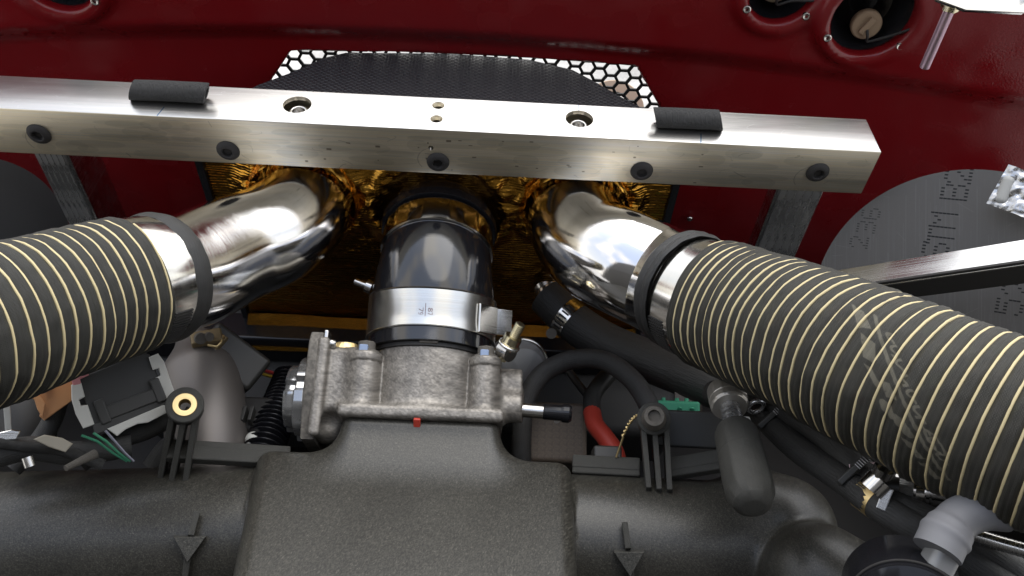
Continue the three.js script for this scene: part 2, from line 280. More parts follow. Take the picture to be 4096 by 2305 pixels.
{ // plate and threaded rod, top right
  const a = P(2396, 8, 0.6), b = P(2325, 170, 0.625), d = b.clone().sub(a).normalize();
  const t = thing('threaded_rod', 'pinkish threaded steel rod hanging from plate at top right', 'threaded rod', b.clone());
  const L = a.distanceTo(b), pts = []; const n = 46;
  for (let i = 0; i <= n * 2; i++) pts.push([i % 2 ? 0.0033 : 0.0027, L * i / (n * 2)]);
  const prof = [[0.0001, 0], ...pts.slice(1), [0.0001, L]];
  part(t, 'thread', new THREE.LatheGeometry(prof.map(p => new THREE.Vector2(...p)), 16).applyMatrix4(basis(b, d.clone().negate())), std({ color: C(0.58, 0.42, 0.5), metalness: 0.9, roughness: 0.4 }));  // pink tint stands in for a reflection on the steel
  part(t, 'nut', new THREE.CylinderGeometry(0.0062, 0.0062, 0.005, 6).applyMatrix4(basis(a.clone().addScaledVector(d, 0.001), d)), M.zinc);
  const q = thing('mounting_plate', 'bent aluminium mounting plate at the top right edge', 'bracket', a.clone());
  const s = new THREE.Shape(); s.moveTo(-0.012, -0.002); s.lineTo(0.006, -0.008); s.lineTo(0.042, -0.0085); s.lineTo(0.05, 0.003); s.lineTo(0.05, 0.05); s.lineTo(-0.012, 0.05); s.closePath();
  const hole = new THREE.Path(); hole.absellipse(0.016, 0.004, 0.004, 0.003, 0, Math.PI * 2, true); s.holes.push(hole);
  const pg = new THREE.ExtrudeGeometry(s, { depth: 0.0022, bevelSize: 0.0004, bevelThickness: 0.0004, bevelSegments: 1 });
  const m = new THREE.Matrix4().makeBasis(V(1, 0.02, 0), V(0.05, 0.6, -0.8), V(0, 0.8, 0.6)).setPosition(a.clone().addScaledVector(d, -0.003));
  part(q, 'plate', pg.applyMatrix4(m), M.alu);
  part(q, 'flange', rbox(0.002, 0.03, 0.05, 0.0005).applyMatrix4(new THREE.Matrix4().makeBasis(V(1, 0.02, 0), V(0, 0.8, 0.6), V(0.05, -0.6, 0.8))).translate(a.x + 0.052, a.y + 0.03, a.z - 0.02), M.alu);
}
// ------------------------------------------------------------------ aluminium cross bar
{
  const x0 = -0.345, x1 = 0.308, w = 0.0381, ev = new Evaluator(); ev.attributes = ['position', 'normal']; ev.useGroups = false;
  const br = (g) => { const b = new Brush(g.index ? g : g); b.updateMatrixWorld(); return b; };
  let B = br(rbox(x1 - x0, w, w, 0.0007, 2).translate((x0 + x1) / 2, -w / 2, -w / 2));
  const sub = g => { B = ev.evaluate(B, br(g), SUBTRACTION); };
  sub(new THREE.BoxGeometry(x1 - x0 + 0.02, w - 0.006, w - 0.006).translate((x0 + x1) / 2, -w / 2, -w / 2));
  for (const x of [-0.0975, 0.0995]) sub(new THREE.CylinderGeometry(0.0098, 0.0098, 0.02, 40).translate(x, 0, -0.021));
  for (const z of [-0.0285, -0.0125]) sub(new THREE.CylinderGeometry(0.0044, 0.0018, 0.0064, 28).translate(0, -0.003, z));
  sub(new THREE.CylinderGeometry(0.0019, 0.0019, 0.02, 18).rotateX(Math.PI / 2).translate(-0.0032, -0.0155, 0));
  let g = B.geometry; g = toCreasedNormals(g.index ? g.toNonIndexed() : g, 0.5);
  const p = g.attributes.position, n = g.attributes.normal, uv = new Float32Array(p.count * 2);
  for (let i = 0; i < p.count; i++) { uv[i * 2] = (p.getX(i) - x0) / (x1 - x0); uv[i * 2 + 1] = Math.abs(n.getY(i)) > 0.6 ? 0.5 + 0.5 * (-p.getZ(i) / w) : 0.5 * (1 + p.getY(i) / w); }
  g.setAttribute('uv', new THREE.BufferAttribute(uv, 2));
  const W = 2048, H = 256;
  const draw = (ctx, rough) => {
    ctx.fillStyle = rough ? '#6a6a6a' : '#d8d6d2'; ctx.fillRect(0, 0, W, H); ctx.fillStyle = rough ? '#a0a0a0' : '#e2d6bb'; ctx.fillRect(0, 128, W, 128);  // front half tinted tan to stand in for reflected gold foil
    seed = 777;
    for (let i = 0; i < 1500; i++) { const y = rnd() * H, v = rough ? 90 + rnd() * 90 : 178 + rnd() * 60; ctx.strokeStyle = `rgba(${v},${v * 0.99},${v * 0.96},0.16)`; ctx.lineWidth = 0.6 + rnd() * 1.8; const x = rnd() * W; ctx.beginPath(); ctx.moveTo(x, y); ctx.lineTo(x + 100 + rnd() * 900, y + rr(-0.5, 0.5)); ctx.stroke(); }
    for (let i = 0; i < 120; i++) { const top = rnd() < 0.6, x = rnd() * W, y = top ? rnd() * 122 : 134 + rnd() * 120; ctx.strokeStyle = rough ? 'rgba(200,200,200,.5)' : top ? 'rgba(255,255,255,.5)' : `rgba(70,66,58,${0.12 + rnd() * 0.3})`; ctx.lineWidth = 0.5 + rnd() * 0.9; ctx.beginPath(); ctx.moveTo(x, y); ctx.quadraticCurveTo(x + rr(-14, 14), y + rr(-8, 8), x + rr(-34, 34), y + rr(-20, 20)); ctx.stroke(); }
    if (rough) return;
    const X = x => (x - x0) / (x1 - x0) * W;
    ctx.strokeStyle = 'rgba(40,90,140,.75)'; ctx.lineWidth = 2; for (const x of [-0.187, 0.183]) { ctx.beginPath(); ctx.moveTo(X(x) - 2, 127); ctx.lineTo(X(x) + 3, 92); ctx.stroke(); }
    ctx.strokeStyle = 'rgba(60,90,140,.4)'; ctx.beginPath(); ctx.moveTo(X(0.0995), 2); ctx.lineTo(X(0.0995), 24); ctx.stroke(); ctx.beginPath(); ctx.moveTo(X(0.006), 8); ctx.lineTo(X(0.006), 120); ctx.lineWidth = 1; ctx.stroke();
    ctx.fillStyle = 'rgba(70,60,48,.55)'; for (let i = 0; i < 30; i++) ctx.fillRect(X(rr(-0.1, 0.2)), 145 + rnd() * 100, 2 + rnd() * 9, 1.5 + rnd() * 4);
    ctx.fillStyle = 'rgba(90,86,76,.08)'; for (let i = 0; i < 60; i++) { ctx.beginPath(); ctx.ellipse(rnd() * W, 150 + rnd() * 90, 20 + rnd() * 60, 5 + rnd() * 14, 0, 0, 7); ctx.fill(); }
    ctx.strokeStyle = 'rgba(70,60,50,.5)'; for (const x of [-0.272, 0, 0.268]) { ctx.beginPath(); ctx.arc(X(x) - 6, 215, 34, 2.4, 4.6); ctx.stroke(); }
  };
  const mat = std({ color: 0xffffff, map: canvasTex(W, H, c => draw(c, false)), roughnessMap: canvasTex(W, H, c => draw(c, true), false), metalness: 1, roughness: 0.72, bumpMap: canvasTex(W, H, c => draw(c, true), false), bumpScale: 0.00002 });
  const t = thing('support_bar', 'square aluminium bar crossing the engine bay above both steel pipes', 'metal bar', V(0, -w, -w / 2));
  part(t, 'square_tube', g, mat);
  // dark button-head bolts on the front face
  const head = (() => { const s = new THREE.LatheGeometry([[0.0034, 0.0008], [0.0034, 0.0027], [0.0046, 0.003], [0.0066, 0.0022], [0.0078, 0.0009], [0.0081, 0]].map(a => new THREE.Vector2(...a)), 36); const hex = new THREE.CylinderGeometry(0.0034, 0.0034, 0.0024, 6, 1, true).translate(0, 0.0014, 0); const bot = new THREE.CircleGeometry(0.0036, 6).rotateX(-Math.PI / 2).translate(0, 0.0006, 0); return merge([s, hex, bot]); })();
  const bolts = [[-0.274, -0.02], [-0.1455, -0.0265], [0.0015, -0.0275], [0.146, -0.0268], [0.27, -0.0202]];
  for (const [x, y] of bolts) partAt(t, 'bolt', head, M.darkBolt, new THREE.Matrix4().makeRotationX(Math.PI / 2).setPosition(x, y, 0.0001));
  for (const x of [-0.0975, 0.0995]) partAt(t, 'bolt', head, M.steel, new THREE.Matrix4().makeScale(1.12, 1.5, 1.12).setPosition(x, -0.0095, -0.0215), 'bright socket bolt down inside the bar hole');
}
// rubber sleeves lying on the bar
{
  const mk = (a, b, label, flip) => {
    const d = b.clone().sub(a), L = d.length(); d.normalize();
    const th0 = 0.25 * Math.PI, th1 = th0 + Math.PI * 1.78, R = 0.0069, r = 0.005, s = new THREE.Shape();
    const N = 40; for (let i = 0; i <= N; i++) { const t = lerp(th0, th1, i / N); s[i ? 'lineTo' : 'moveTo'](Math.cos(t) * R, Math.sin(t) * R * 0.92); }
    for (let i = N; i >= 0; i--) { const t = lerp(th0, th1, i / N); s.lineTo(Math.cos(t) * r, Math.sin(t) * r * 0.9); } s.closePath();
    const g = new THREE.ExtrudeGeometry(s, { depth: L, steps: 24, bevelEnabled: true, bevelSize: 0.0005, bevelThickness: 0.0005, bevelSegments: 2, curveSegments: 4 });
    const p = g.attributes.position;
    for (let i = 0; i < p.count; i++) { const x = p.getX(i), y = p.getY(i), z = p.getZ(i); const q = N3(x * 160, y * 160, z * 90) * 0.0004, sh = flip ? -1 : 1; p.setXYZ(i, x * (1 + q * 60), y * (1 + q * 60) + 0.0005 * Math.sin(z * 50), z + sh * y * 0.35); }
    g.computeVertexNormals();
    const m = new THREE.Matrix4().makeBasis(d.clone().cross(V(0, 1, 0)).negate(), V(0, 1, 0), d).setPosition(a);
    return single('foam_sleeve', label, 'rubber sleeve', (() => { g.deleteAttribute('normal'); g.deleteAttribute('uv'); const h = toCreasedNormals(mergeVertices(g, 1e-6), 0.75).applyMatrix4(m); const p2 = h.attributes.position, u2 = new Float32Array(p2.count * 2); for (let i = 0; i < p2.count; i++) { u2[i * 2] = p2.getX(i); u2[i * 2 + 1] = p2.getZ(i) + p2.getY(i); } h.setAttribute('uv', new THREE.BufferAttribute(u2, 2)); return h; })(), M.foam);
  };
  mk(V(-0.2085, 0.0064, -0.0195), V(-0.1585, 0.0064, -0.0195), 'black split rubber sleeve lying on the left half of the bar', false);
  mk(V(0.152, 0.0064, -0.018), V(0.197, 0.0064, -0.018), 'black split rubber sleeve lying on the right half of the bar', true);
}
// hanging angle brackets below the bar
{
  const a = thing('angle_bracket', 'grey aluminium angle strut hanging below the left end of the bar', 'bracket', V(-0.29, -0.3, -0.05));
  part(a, 'front_flange', rbox(0.022, 0.28, 0.003, 0.0005).translate(-0.303, -0.17, -0.042), M.aluDull);
  part(a, 'side_flange', rbox(0.003, 0.28, 0.04, 0.0005).translate(-0.2905, -0.17, -0.0625), M.alu);
  const b = thing('angle_bracket', 'grey aluminium angle strut hanging below the right end of the bar', 'bracket', V(0.28, -0.3, -0.05));
  part(b, 'front_flange', rbox(0.034, 0.28, 0.003, 0.0005).translate(0.2845, -0.17, -0.042), M.aluDull);
  part(b, 'side_flange', rbox(0.003, 0.28, 0.016, 0.0005).translate(0.2665, -0.17, -0.0505), M.alu);
}
// ------------------------------------------------------------------ gold foil box with black woven top
{
  const t = thing('foil_covered_box', 'gold foil covered box behind the pipes under the aluminium bar', 'air box', V(0, -0.3, -0.06));
  const grid = (w, h, nx, ny, fn) => { const g = new THREE.PlaneGeometry(w, h, nx, ny), p = g.attributes.position; for (let i = 0; i < p.count; i++) { const q = fn(p.getX(i), p.getY(i)); p.setXYZ(i, q[0], q[1], q[2]); } g.computeVertexNormals(); return g; };
  const wr = (x, y) => 0.001 * N3(x * 22, y * 30, 1) + 0.00025 * N3(x * 70, y * 140, 5) + 0.0003 * Math.abs(N3(x * 40 + y * 70, y * 30, 9));
  const HL = [[-0.104, -0.083, 0.0405], [0.106, -0.081, 0.0405], [0, -0.092, 0.047]];
  part(t, 'foil_front', grid(0.352, 0.2, 220, 130, (x, y) => { const Y = y - 0.133; let z = -0.023 + wr(x, Y); for (const [hx, hy, r] of HL) { const d = Math.hypot(x - hx, Y - hy); z += 0.006 * Math.exp(-(((d - r - 0.004) / 0.008) ** 2)) * (1 + 0.7 * N3(x * 120, Y * 120, 3)); } return [x, Y, z]; }), M.gold);
  part(t, 'foil_lip', grid(0.352, 0.03, 120, 12, (x, y) => [x, -0.238 + y * 0.6, -0.008 - y * 0.9 + wr(x, y) * 1.5]), M.goldDot);
  part(t, 'box_shell', merge([rbox(0.346, 0.19, 0.045, 0.003).translate(0, -0.149, -0.05)]), M.black);
  for (const s of [-1, 1]) part(t, 'edge_trim', rbox(0.006, 0.2, 0.012, 0.001).translate(s * 0.179, -0.14, -0.026), M.blackGloss);
  // woven cover on top
  const s = new THREE.Shape(), q = [onY(600, 240, -0.041), onY(650, 214, -0.041), onY(735, 182, -0.041), onY(815, 146, -0.041), onY(870, 133, -0.041), onY(1130, 135, -0.041), onY(1330, 150, -0.041), onY(1440, 176, -0.041), onY(1500, 208, -0.041), onY(1560, 243, -0.041), onY(1630, 280, -0.041)].map(p => [p.x, p.z]);
  s.moveTo(-0.17, 0.02); for (const [x, z] of q) s.lineTo(x, -z); s.lineTo(0.17, 0.02); s.closePath();
  const g = new THREE.ExtrudeGeometry(s, { depth: 0.005, bevelEnabled: true, bevelSize: 0.0006, bevelThickness: 0.0006, bevelSegments: 1 }).rotateX(-Math.PI / 2).translate(0, -0.0465, 0);
  const p = g.attributes.position; for (let i = 0; i < p.count; i++) { p.setY(i, p.getY(i)); }
  const wv = dataTex(128, 128, (u, v) => { const a = (Math.floor(u * 2) + Math.floor(v * 2)) % 2, e = Math.abs(Math.sin((a ? u : v) * Math.PI * 2)); return 0.25 + 0.75 * e; }, false, [170, 230]);
  part(t, 'woven_cover', g, std({ color: C(0.02, 0.019, 0.022), roughness: 0.42, bumpMap: wv, bumpScale: 0.0007 }));
}
// ------------------------------------------------------------------ polished pipes and ducts
const aX = V(0, -0.40, 0.9165).normalize(), aU = V(0, 0.9165, 0.40).normalize(), A0 = V(0, -0.092, -0.023);
const ductPts = {
  L: { pipe: [V(-0.104, -0.083, -0.04), V(-0.104, -0.083, -0.018), V(-0.1055, -0.0825, 0.004), V(-0.1165, -0.078, 0.03), V(-0.136, -0.068, 0.057), P(470, 684, 0.556), P(372, 705, 0.536)],
    duct: [P(396, 700, 0.54), P(340, 713, 0.53), P(216, 747, 0.513), P(62, 793, 0.493), P(-100, 842, 0.476), P(-260, 890, 0.465)] },
  R: { pipe: [V(0.106, -0.081, -0.04), V(0.106, -0.081, -0.018), V(0.107, -0.0805, 0.004), V(0.117, -0.076, 0.03), V(0.136, -0.066, 0.054), P(1655, 700, 0.56), P(1740, 738, 0.538)],
    duct: [P(1710, 726, 0.55), P(1760, 752, 0.538), P(1868, 792, 0.515), P(1963, 827, 0.495), P(2073, 872, 0.475), P(2273, 964, 0.452), P(2504, 1062, 0.441), P(2700, 1135, 0.438), P(2850, 1190, 0.438)] },
};
function ductSet(k, side, pitch) {
  const D = ductPts[k];
  const pc = new THREE.CatmullRomCurve3(D.pipe, false, 'centripetal');
  const t = thing('steel_pipe', `polished steel pipe bending out of the gold box to the ${side}`, 'pipe', D.pipe[0].clone());
  part(t, 'pipe', sweep(pc, 0.0374, 110, 72, { caps: false, vs: 4 }), M.chrome);
  part(t, 'weld_ring', sweep(new THREE.CatmullRomCurve3([V(D.pipe[1].x, D.pipe[1].y, -0.024), V(D.pipe[1].x, D.pipe[1].y, -0.018), V(D.pipe[1].x, D.pipe[1].y, -0.011)]), (s, th) => 0.0405 + 0.0035 * Math.cos(s / 0.013 * Math.PI * 0.5) + 0.0008 * N3(Math.cos(th) * 9, Math.sin(th) * 9, s * 300), 14, 90, {}), M.goldBright);
  // clamp + rubber sleeve between pipe and duct
  const dc = new THREE.CatmullRomCurve3(D.duct, false, 'centripetal'), L = dc.getLength();
  const seg = (u0, u1, n = 8) => { const a = []; for (let i = 0; i <= n; i++) a.push(dc.getPointAt(lerp(u0, u1, i / n))); return new THREE.CatmullRomCurve3(a, false, 'centripetal'); };
  const q = thing('duct_clamp', `shiny worm-drive clamp joining the ${side} pipe to its duct`, 'hose clamp', D.duct[0].clone());
  const u0 = 0.004 / L, u1 = (k === 'L' ? 0.024 : 0.035) / L;
  part(q, 'band', sweep(seg(-0 + u0, u1), 0.0393, 14, 72, { vs: 20 }), M.clamp);
  part(q, 'band_edge', merge([sweep(seg(u1 - 0.0006 / L, u1 + 0.0006 / L, 2), s => 0.0396, 4, 60), ]), M.steel);
  // slotted worm section on the underside of the band
  const f = frames(dc, 200), i0 = Math.round((u0 + u1) / 2 * 200), c = f.p[i0], tg = f.t[i0]; const camD = CP.clone().sub(c); camD.addScaledVector(tg, -camD.dot(tg)).normalize(); const sideV = tg.clone().cross(camD).normalize();
  if (sideV.y > 0) sideV.negate();
  for (let j = 0; j < 16; j++) { const an = 0.62 + j * 0.052, d = camD.clone().multiplyScalar(Math.cos(an)).addScaledVector(sideV, Math.sin(an)); part(q, 'slot', boxAt(c.clone().addScaledVector(d, 0.0396), tg, d, 0.013, 0.0007, 0.0011, 0.0002), M.black); }
  const rs = thing('rubber_band', k === 'L' ? 'black rubber cuff around the end of the left steel pipe' : 'ridged black rubber band around the end of the right steel pipe', 'rubber cuff', D.duct[0].clone());
  const back = new THREE.CatmullRomCurve3([pc.getPointAt(k === 'L' ? 0.925 : 0.935), pc.getPointAt(0.965), pc.getPointAt(1)], false, 'centripetal');
  part(rs, 'cuff', sweep(back, (s, th, u) => (k === 'L' ? 0.0394 + 0.0016 * Math.sin(u * Math.PI) : 0.0388 + 0.0016 * Math.abs(Math.sin(u * Math.PI * 2))) + 0.0005 * N3(Math.cos(th) * 5, Math.sin(th) * 5, s * 90), 24, 80, { vs: 20 }), M.rubber);
  // duct
  const d = thing('flexible_duct', `black fabric air duct with spiral cream cord on the ${side}`, 'air duct', D.duct[1].clone());
  const us = (k === 'L' ? 0.0215 : 0.0325) / L, cur = seg(us, 1, 40), CL = cur.getLength(), turns = CL / pitch, ref = V(0, 1, 0);
  const wob = (s, th) => 0.00035 * N3(Math.cos(th) * 4, Math.sin(th) * 4, s * 120) + 0.0013 * N3(Math.cos(th) * 1.5, Math.sin(th) * 1.5, s * 34) + 0.0005 * N3(Math.cos(th) * 6, Math.sin(th) * 6, s * 150);
  const R0 = k === 'R' ? 0.0405 : 0.0394, ph = (s, th) => { const q = s / pitch + th / (2 * Math.PI); return q - Math.floor(q); };
  const rfun = (s, th) => { const q = ph(s, th), a = Math.sin(q * Math.PI); return R0 + 0.0022 * Math.pow(a, 0.8) - 0.0007 * Math.exp(-(((q - 0.5) / 0.12) ** 2)) + wob(s, th); };
  const logo = k === 'R', F = frames(cur, 3000, ref);
  if (logo) { // worn pale print running diagonally round the duct; position measured on the duct's own surface
    const find = (vx, vy) => { let best = 1e9, r = null; for (let i = 0; i <= 3000; i += 6) for (let j = 0; j < 240; j++) { const th = j / 240 * 2 * Math.PI, nn = F.n[i].clone().multiplyScalar(Math.cos(th)).addScaledVector(F.b[i], Math.sin(th)), p = F.p[i].clone().addScaledVector(nn, R0); if (CP.clone().sub(p).dot(nn) < 0.02) continue; const q = p.project(camera), e = ((q.x + 1) / 2 * 2576 - vx) ** 2 + ((1 - q.y) / 2 * 1450 - vy) ** 2; if (e < best) { best = e; r = [th / (2 * Math.PI), i / 3000 * CL / (Math.PI * 2 * R0)]; } } return r; };
    const A = find(2140, 770), B = find(2300, 1150), Q = find(2230, 800); const fixu = (a, b) => a + Math.round(b - a), unw = p => { while (p[0] - A[0] > 0.5) p[0] -= 1; while (p[0] - A[0] < -0.5) p[0] += 1; return p; }; unw(B); unw(Q);
    const vmax = 2, W2 = 1024, H2 = 2048, px = p => [p[0] * W2, (1 - p[1] / vmax) * H2];
    const tex = canvasTex(W2, H2, x => {
      x.fillStyle = '#2d2b24'; x.fillRect(0, 0, W2, H2); seed = 5; for (let i = 0; i < 2500; i++) { x.fillStyle = `rgba(${70 + rnd() * 40},${66 + rnd() * 40},${60},.05)`; x.beginPath(); x.arc(rnd() * W2, rnd() * H2, 2 + rnd() * 14, 0, 7); x.fill(); }
      for (const off of [-1, 0, 1]) {
        const a = px([A[0] + off, A[1]]), b = px([B[0] + off, B[1]]), c = px([Q[0] + off, Q[1]]);
        x.setTransform((b[0] - a[0]) / 100, (b[1] - a[1]) / 100, (c[0] - a[0]) / 24, (c[1] - a[1]) / 24, a[0], a[1]);
        x.fillStyle = x.strokeStyle = 'rgba(112,107,94,.8)';
        // long bar, block shapes on one side of it, small looping script on the other
        x.fillRect(4, 15, 104, 2.6);
        const blk = (p) => { x.beginPath(); p.forEach((q, i) => x[i ? 'lineTo' : 'moveTo'](q[0], q[1])); x.closePath(); x.fill(); };
        blk([[0, 1], [18, 3], [16, 12], [4, 9]]); blk([[21, 4], [38, 1], [40, 7], [26, 12]]); blk([[42, 0], [56, 2], [54, 6], [44, 4]]); blk([[50, 7], [60, 6], [60, 12], [50, 12]]);
        x.beginPath(); x.ellipse(68, 3, 6, 3.4, 0, 0, 7); x.fill(); x.beginPath(); x.ellipse(76, 8, 7, 4, 0.3, 0, 7); x.fill(); blk([[84, 2], [97, 5], [96, 10], [86, 7]]); blk([[100, 3], [112, 5], [112, 10], [101, 9]]);
        x.lineWidth = 1.7; const hk = (X, Y, w, h, m) => { x.beginPath(); x.moveTo(X, Y + h); x.quadraticCurveTo(X + w * 0.2, Y, X + w * 0.6, Y + h * 0.3); x.quadraticCurveTo(X + w, Y + h, X + w * 1.1, Y + (m ? 0 : h * 0.6)); x.stroke(); };
        for (let i = 0; i < 9; i++) hk(14 + i * 9, 19.5, 7, 5.5, i % 2); x.beginPath(); x.ellipse(80, 24, 7, 3.2, 0.2, 0, 7); x.stroke();
      }
      x.setTransform(1, 0, 0, 1, 0, 0); x.globalCompositeOperation = 'source-over'; for (let i = 0; i < 5000; i++) { x.fillStyle = 'rgba(39,37,31,.35)'; x.fillRect(rnd() * W2, rnd() * H2, 3, 3); }
    });
    tex.repeat.set(1, 1 / vmax); M.ductLogo = std({ color: 0xffffff, map: tex, roughness: 0.55, bumpMap: rep(weaveB, 26, 26), bumpScale: 0.0005 });
  }
  part(d, 'fabric', sweep(cur, rfun, Math.round(turns * 12), 110, { circ: 1, vs: 1 / (Math.PI * 2 * R0), ref }), logo ? M.ductLogo : M.duct);
  // one spiral cord
  const nf = 3000, pts = []; const per = 44;
  for (let i = 0; i <= turns * per; i++) { const s = i / per * pitch; const th = -i / per * 2 * Math.PI; const sj = clamp(s + 0.0016 * N3(i * 0.012, 3, 2) + 0.0006 * N3(i * 0.09, 3, 7) + 0.0002 * N3(i * 0.3, 8, 1), 0, CL); const fi = Math.min(nf, Math.round(sj / CL * nf)); const r = R0 + 0.0006 + wob(s, th); pts.push(F.p[fi].clone().addScaledVector(F.n[fi], Math.cos(th) * r).addScaledVector(F.b[fi], Math.sin(th) * r)); }
  const cc = new THREE.CurvePath(); // polyline sweep
  part(d, 'spiral_cord', polyTube(pts, 0.00074, 7), M.cord);
}
function polyTube(pts, r, nv = 8) {
  const pos = [], idx = [], uv = []; let n = V(0, 1, 0);
  for (let i = 0; i < pts.length; i++) { const t = pts[Math.min(i + 1, pts.length - 1)].clone().sub(pts[Math.max(0, i - 1)]).normalize(); n = n.clone().addScaledVector(t, -n.dot(t)).normalize(); const b = t.clone().cross(n); for (let j = 0; j <= nv; j++) { const a = j / nv * 2 * Math.PI; const p = pts[i].clone().addScaledVector(n, Math.cos(a) * r).addScaledVector(b, Math.sin(a) * r); pos.push(p.x, p.y, p.z); uv.push(j / nv, i * 0.1); } }
  for (let i = 0; i < pts.length - 1; i++) for (let j = 0; j < nv; j++) { const a = i * (nv + 1) + j, b = a + nv + 1; idx.push(a, a + 1, b, a + 1, b + 1, b); }
  const g = new THREE.BufferGeometry(); g.setAttribute('position', new THREE.Float32BufferAttribute(pos, 3)); g.setAttribute('uv', new THREE.Float32BufferAttribute(uv, 2)); g.setIndex(idx); g.computeVertexNormals(); return g;
}
M.duct = std({ color: C(0.027, 0.026, 0.021), roughness: 0.52, bumpMap: rep(weaveB, 26, 26), bumpScale: 0.0005 });
{
  const LU = { th: 0.25, s: 0.6 };
  M.ductLogo = M.duct;
}
ductSet('L', 'left', 0.0078);
ductSet('R', 'right', 0.0067);

// ------------------------------------------------------------------ silicone hose, clamps, throttle body
const ax = s => A0.clone().addScaledVector(aX, s);
{
  const HC = new THREE.CatmullRomCurve3([V(0, -0.104, -0.03), V(0, -0.1052, -0.004), V(0, -0.1092, 0.022), V(0, -0.1195, 0.0475), ax(0.099), ax(0.119)], false, 'centripetal');
  const hp = u => HC.getPointAt(u), hd = u => HC.getTangentAt(u), HLn = HC.getLength();
  const t = thing('silicone_hose', 'glossy black silicone hose between the gold box and throttle body', 'hose', A0.clone());
  part(t, 'hose', sweep(HC, (s, th, u) => lerp(0.0405, 0.0462, sstep(u, 0.2, 0.75)) + 0.0004 * N3(Math.cos(th) * 1.6, Math.sin(th) * 1.6, s * 60), 60, 96, { vs: 9 }), M.hose);
  part(t, 'end_lip', lathe([[0.041, 0], [0.0452, 0.001], [0.0456, 0.004], [0.0445, 0.007], [0.041, 0.0075]], hp(0.13), hd(0.13), 80), M.blackGloss);
  part(t, 'cut_edge', lathe([[0.042, 0.0005], [0.046, 0.0005], [0.0463, 0]], ax(0.1187), aX, 80), M.rubber);
  const u = thing('hose_clamp', 'steel band clamp at the gold box end of the black hose', 'hose clamp', hp(0.25));
  part(u, 'band', lathe([[0.041, 0], [0.0424, 0.0003], [0.0426, 0.003], [0.0432, 0.017], [0.043, 0.0205], [0.0415, 0.021]], hp(0.19), hd(0.24), 96), M.chrome);
  part(u, 'bolt_end', merge([cyl(P(893, 708, 0.645), P(930, 722, 0.642), 0.0028), new THREE.CylinderGeometry(0.0058, 0.0058, 0.005, 6).applyMatrix4(basis(P(929, 722, 0.642), P(930, 722, 0.642).sub(P(893, 708, 0.645))))]), M.steel);
  const q = thing('hose_clamp', 'bright T-bolt band clamp with stamped numbers above the throttle body', 'hose clamp', ax(0.085));
  const segH = (a, b) => new THREE.CatmullRomCurve3(Array.from({ length: 9 }, (_, i) => HC.getPointAt(lerp(a, b, i / 8) / HLn)), false, 'centripetal');
  const c0 = HLn - 0.041, c1 = HLn - 0.0095, cm = HC.getPointAt((c0 + c1) / 2 / HLn), cd = HC.getTangentAt((c0 + c1) / 2 / HLn), cU = V(1, 0, 0).cross(cd).negate().normalize(); if (cU.y < 0) cU.negate();
  const band = sweep(segH(c1, c0), 0.0476, 10, 120, { ref: V(0, -1, 0), vs: 1 / (c1 - c0) });
  // stamped digits on the band (size mark of two numbers with a rule between them)
  const ct = canvasTex(2048, 160, (x, w, h) => { x.fillStyle = '#d8d4cc'; x.fillRect(0, 0, w, h); seed = 99; for (let i = 0; i < 500; i++) { const v = 190 + rnd() * 50; x.fillStyle = `rgba(${v},${v},${v - 6},.2)`; x.fillRect(0, rnd() * h, w, 1); } x.save(); x.translate(1012, 80); x.rotate(Math.PI / 2); x.scale(1.45, 1); x.fillStyle = '#75544b'; x.font = '30px sans-serif'; x.textAlign = 'center'; x.textBaseline = 'middle'; x.fillText('87', 0, -24); x.fillText('79', 0, 20); x.fillRect(-26, -3, 52, 2.5); x.restore(); });
  part(q, 'band', band, std({ color: 0xffffff, map: ct, metalness: 1, roughness: 0.26 }));
  part(q, 'band_rim', merge([c0, c1].map(s => lathe([[0.046, -0.0003], [0.0476, -0.0003], [0.0479, 0], [0.0476, 0.0003], [0.046, 0.0003]], HC.getPointAt(s / HLn), HC.getTangentAt(s / HLn), 90))), M.steel);
  const la = 0.5, lr = V(Math.cos(la), 0, 0).addScaledVector(cU, Math.sin(la)), lt = V(Math.sin(la), 0, 0).addScaledVector(cU, -Math.cos(la)), e = cm.clone().addScaledVector(lr, 0.048);
  part(q, 'lug', boxAt(e.clone().addScaledVector(lt, -0.003).addScaledVector(lr, 0.0012), lt.clone().addScaledVector(lr, 0.18), cd, 0.02, 0.0205, 0.0018, 0.0006), M.clamp);
  part(q, 'lug', boxAt(e.clone().addScaledVector(lt, 0.011).addScaledVector(lr, 0.006), lt.clone().addScaledVector(lr, 0.75), cd, 0.014, 0.019, 0.0018, 0.0006), M.clamp);
  const b0 = P(1262, 905, 0.56), b1 = P(1310, 815, 0.548), bd = b1.clone().sub(b0).normalize();
  part(q, 'bolt', merge([cyl(b0, b1, 0.0033), ...Array.from({ length: 14 }, (_, i) => new THREE.TorusGeometry(0.0033, 0.0003, 5, 18).rotateX(Math.PI / 2).applyMatrix4(basis(b1.clone().addScaledVector(bd, -0.001 - i * 0.0013), bd)))]), M.zinc);
  part(q, 'nut', new THREE.CylinderGeometry(0.0068, 0.0068, 0.007, 6).applyMatrix4(basis(P(1287, 857, 0.554), bd)), M.zinc);
  part(q, 'trunnion', merge([cyl(P(1262, 878, 0.562), P(1285, 890, 0.556), 0.0062), new THREE.TorusGeometry(0.0068, 0.0012, 8, 24).rotateX(Math.PI / 2).applyMatrix4(basis(P(1281, 868, 0.555), bd))]), M.steel);
}
const TO = ax(0.106), loc = (x, u, w) => TO.clone().add(V(x, 0, 0)).addScaledVector(aU, u).addScaledVector(aX, w);
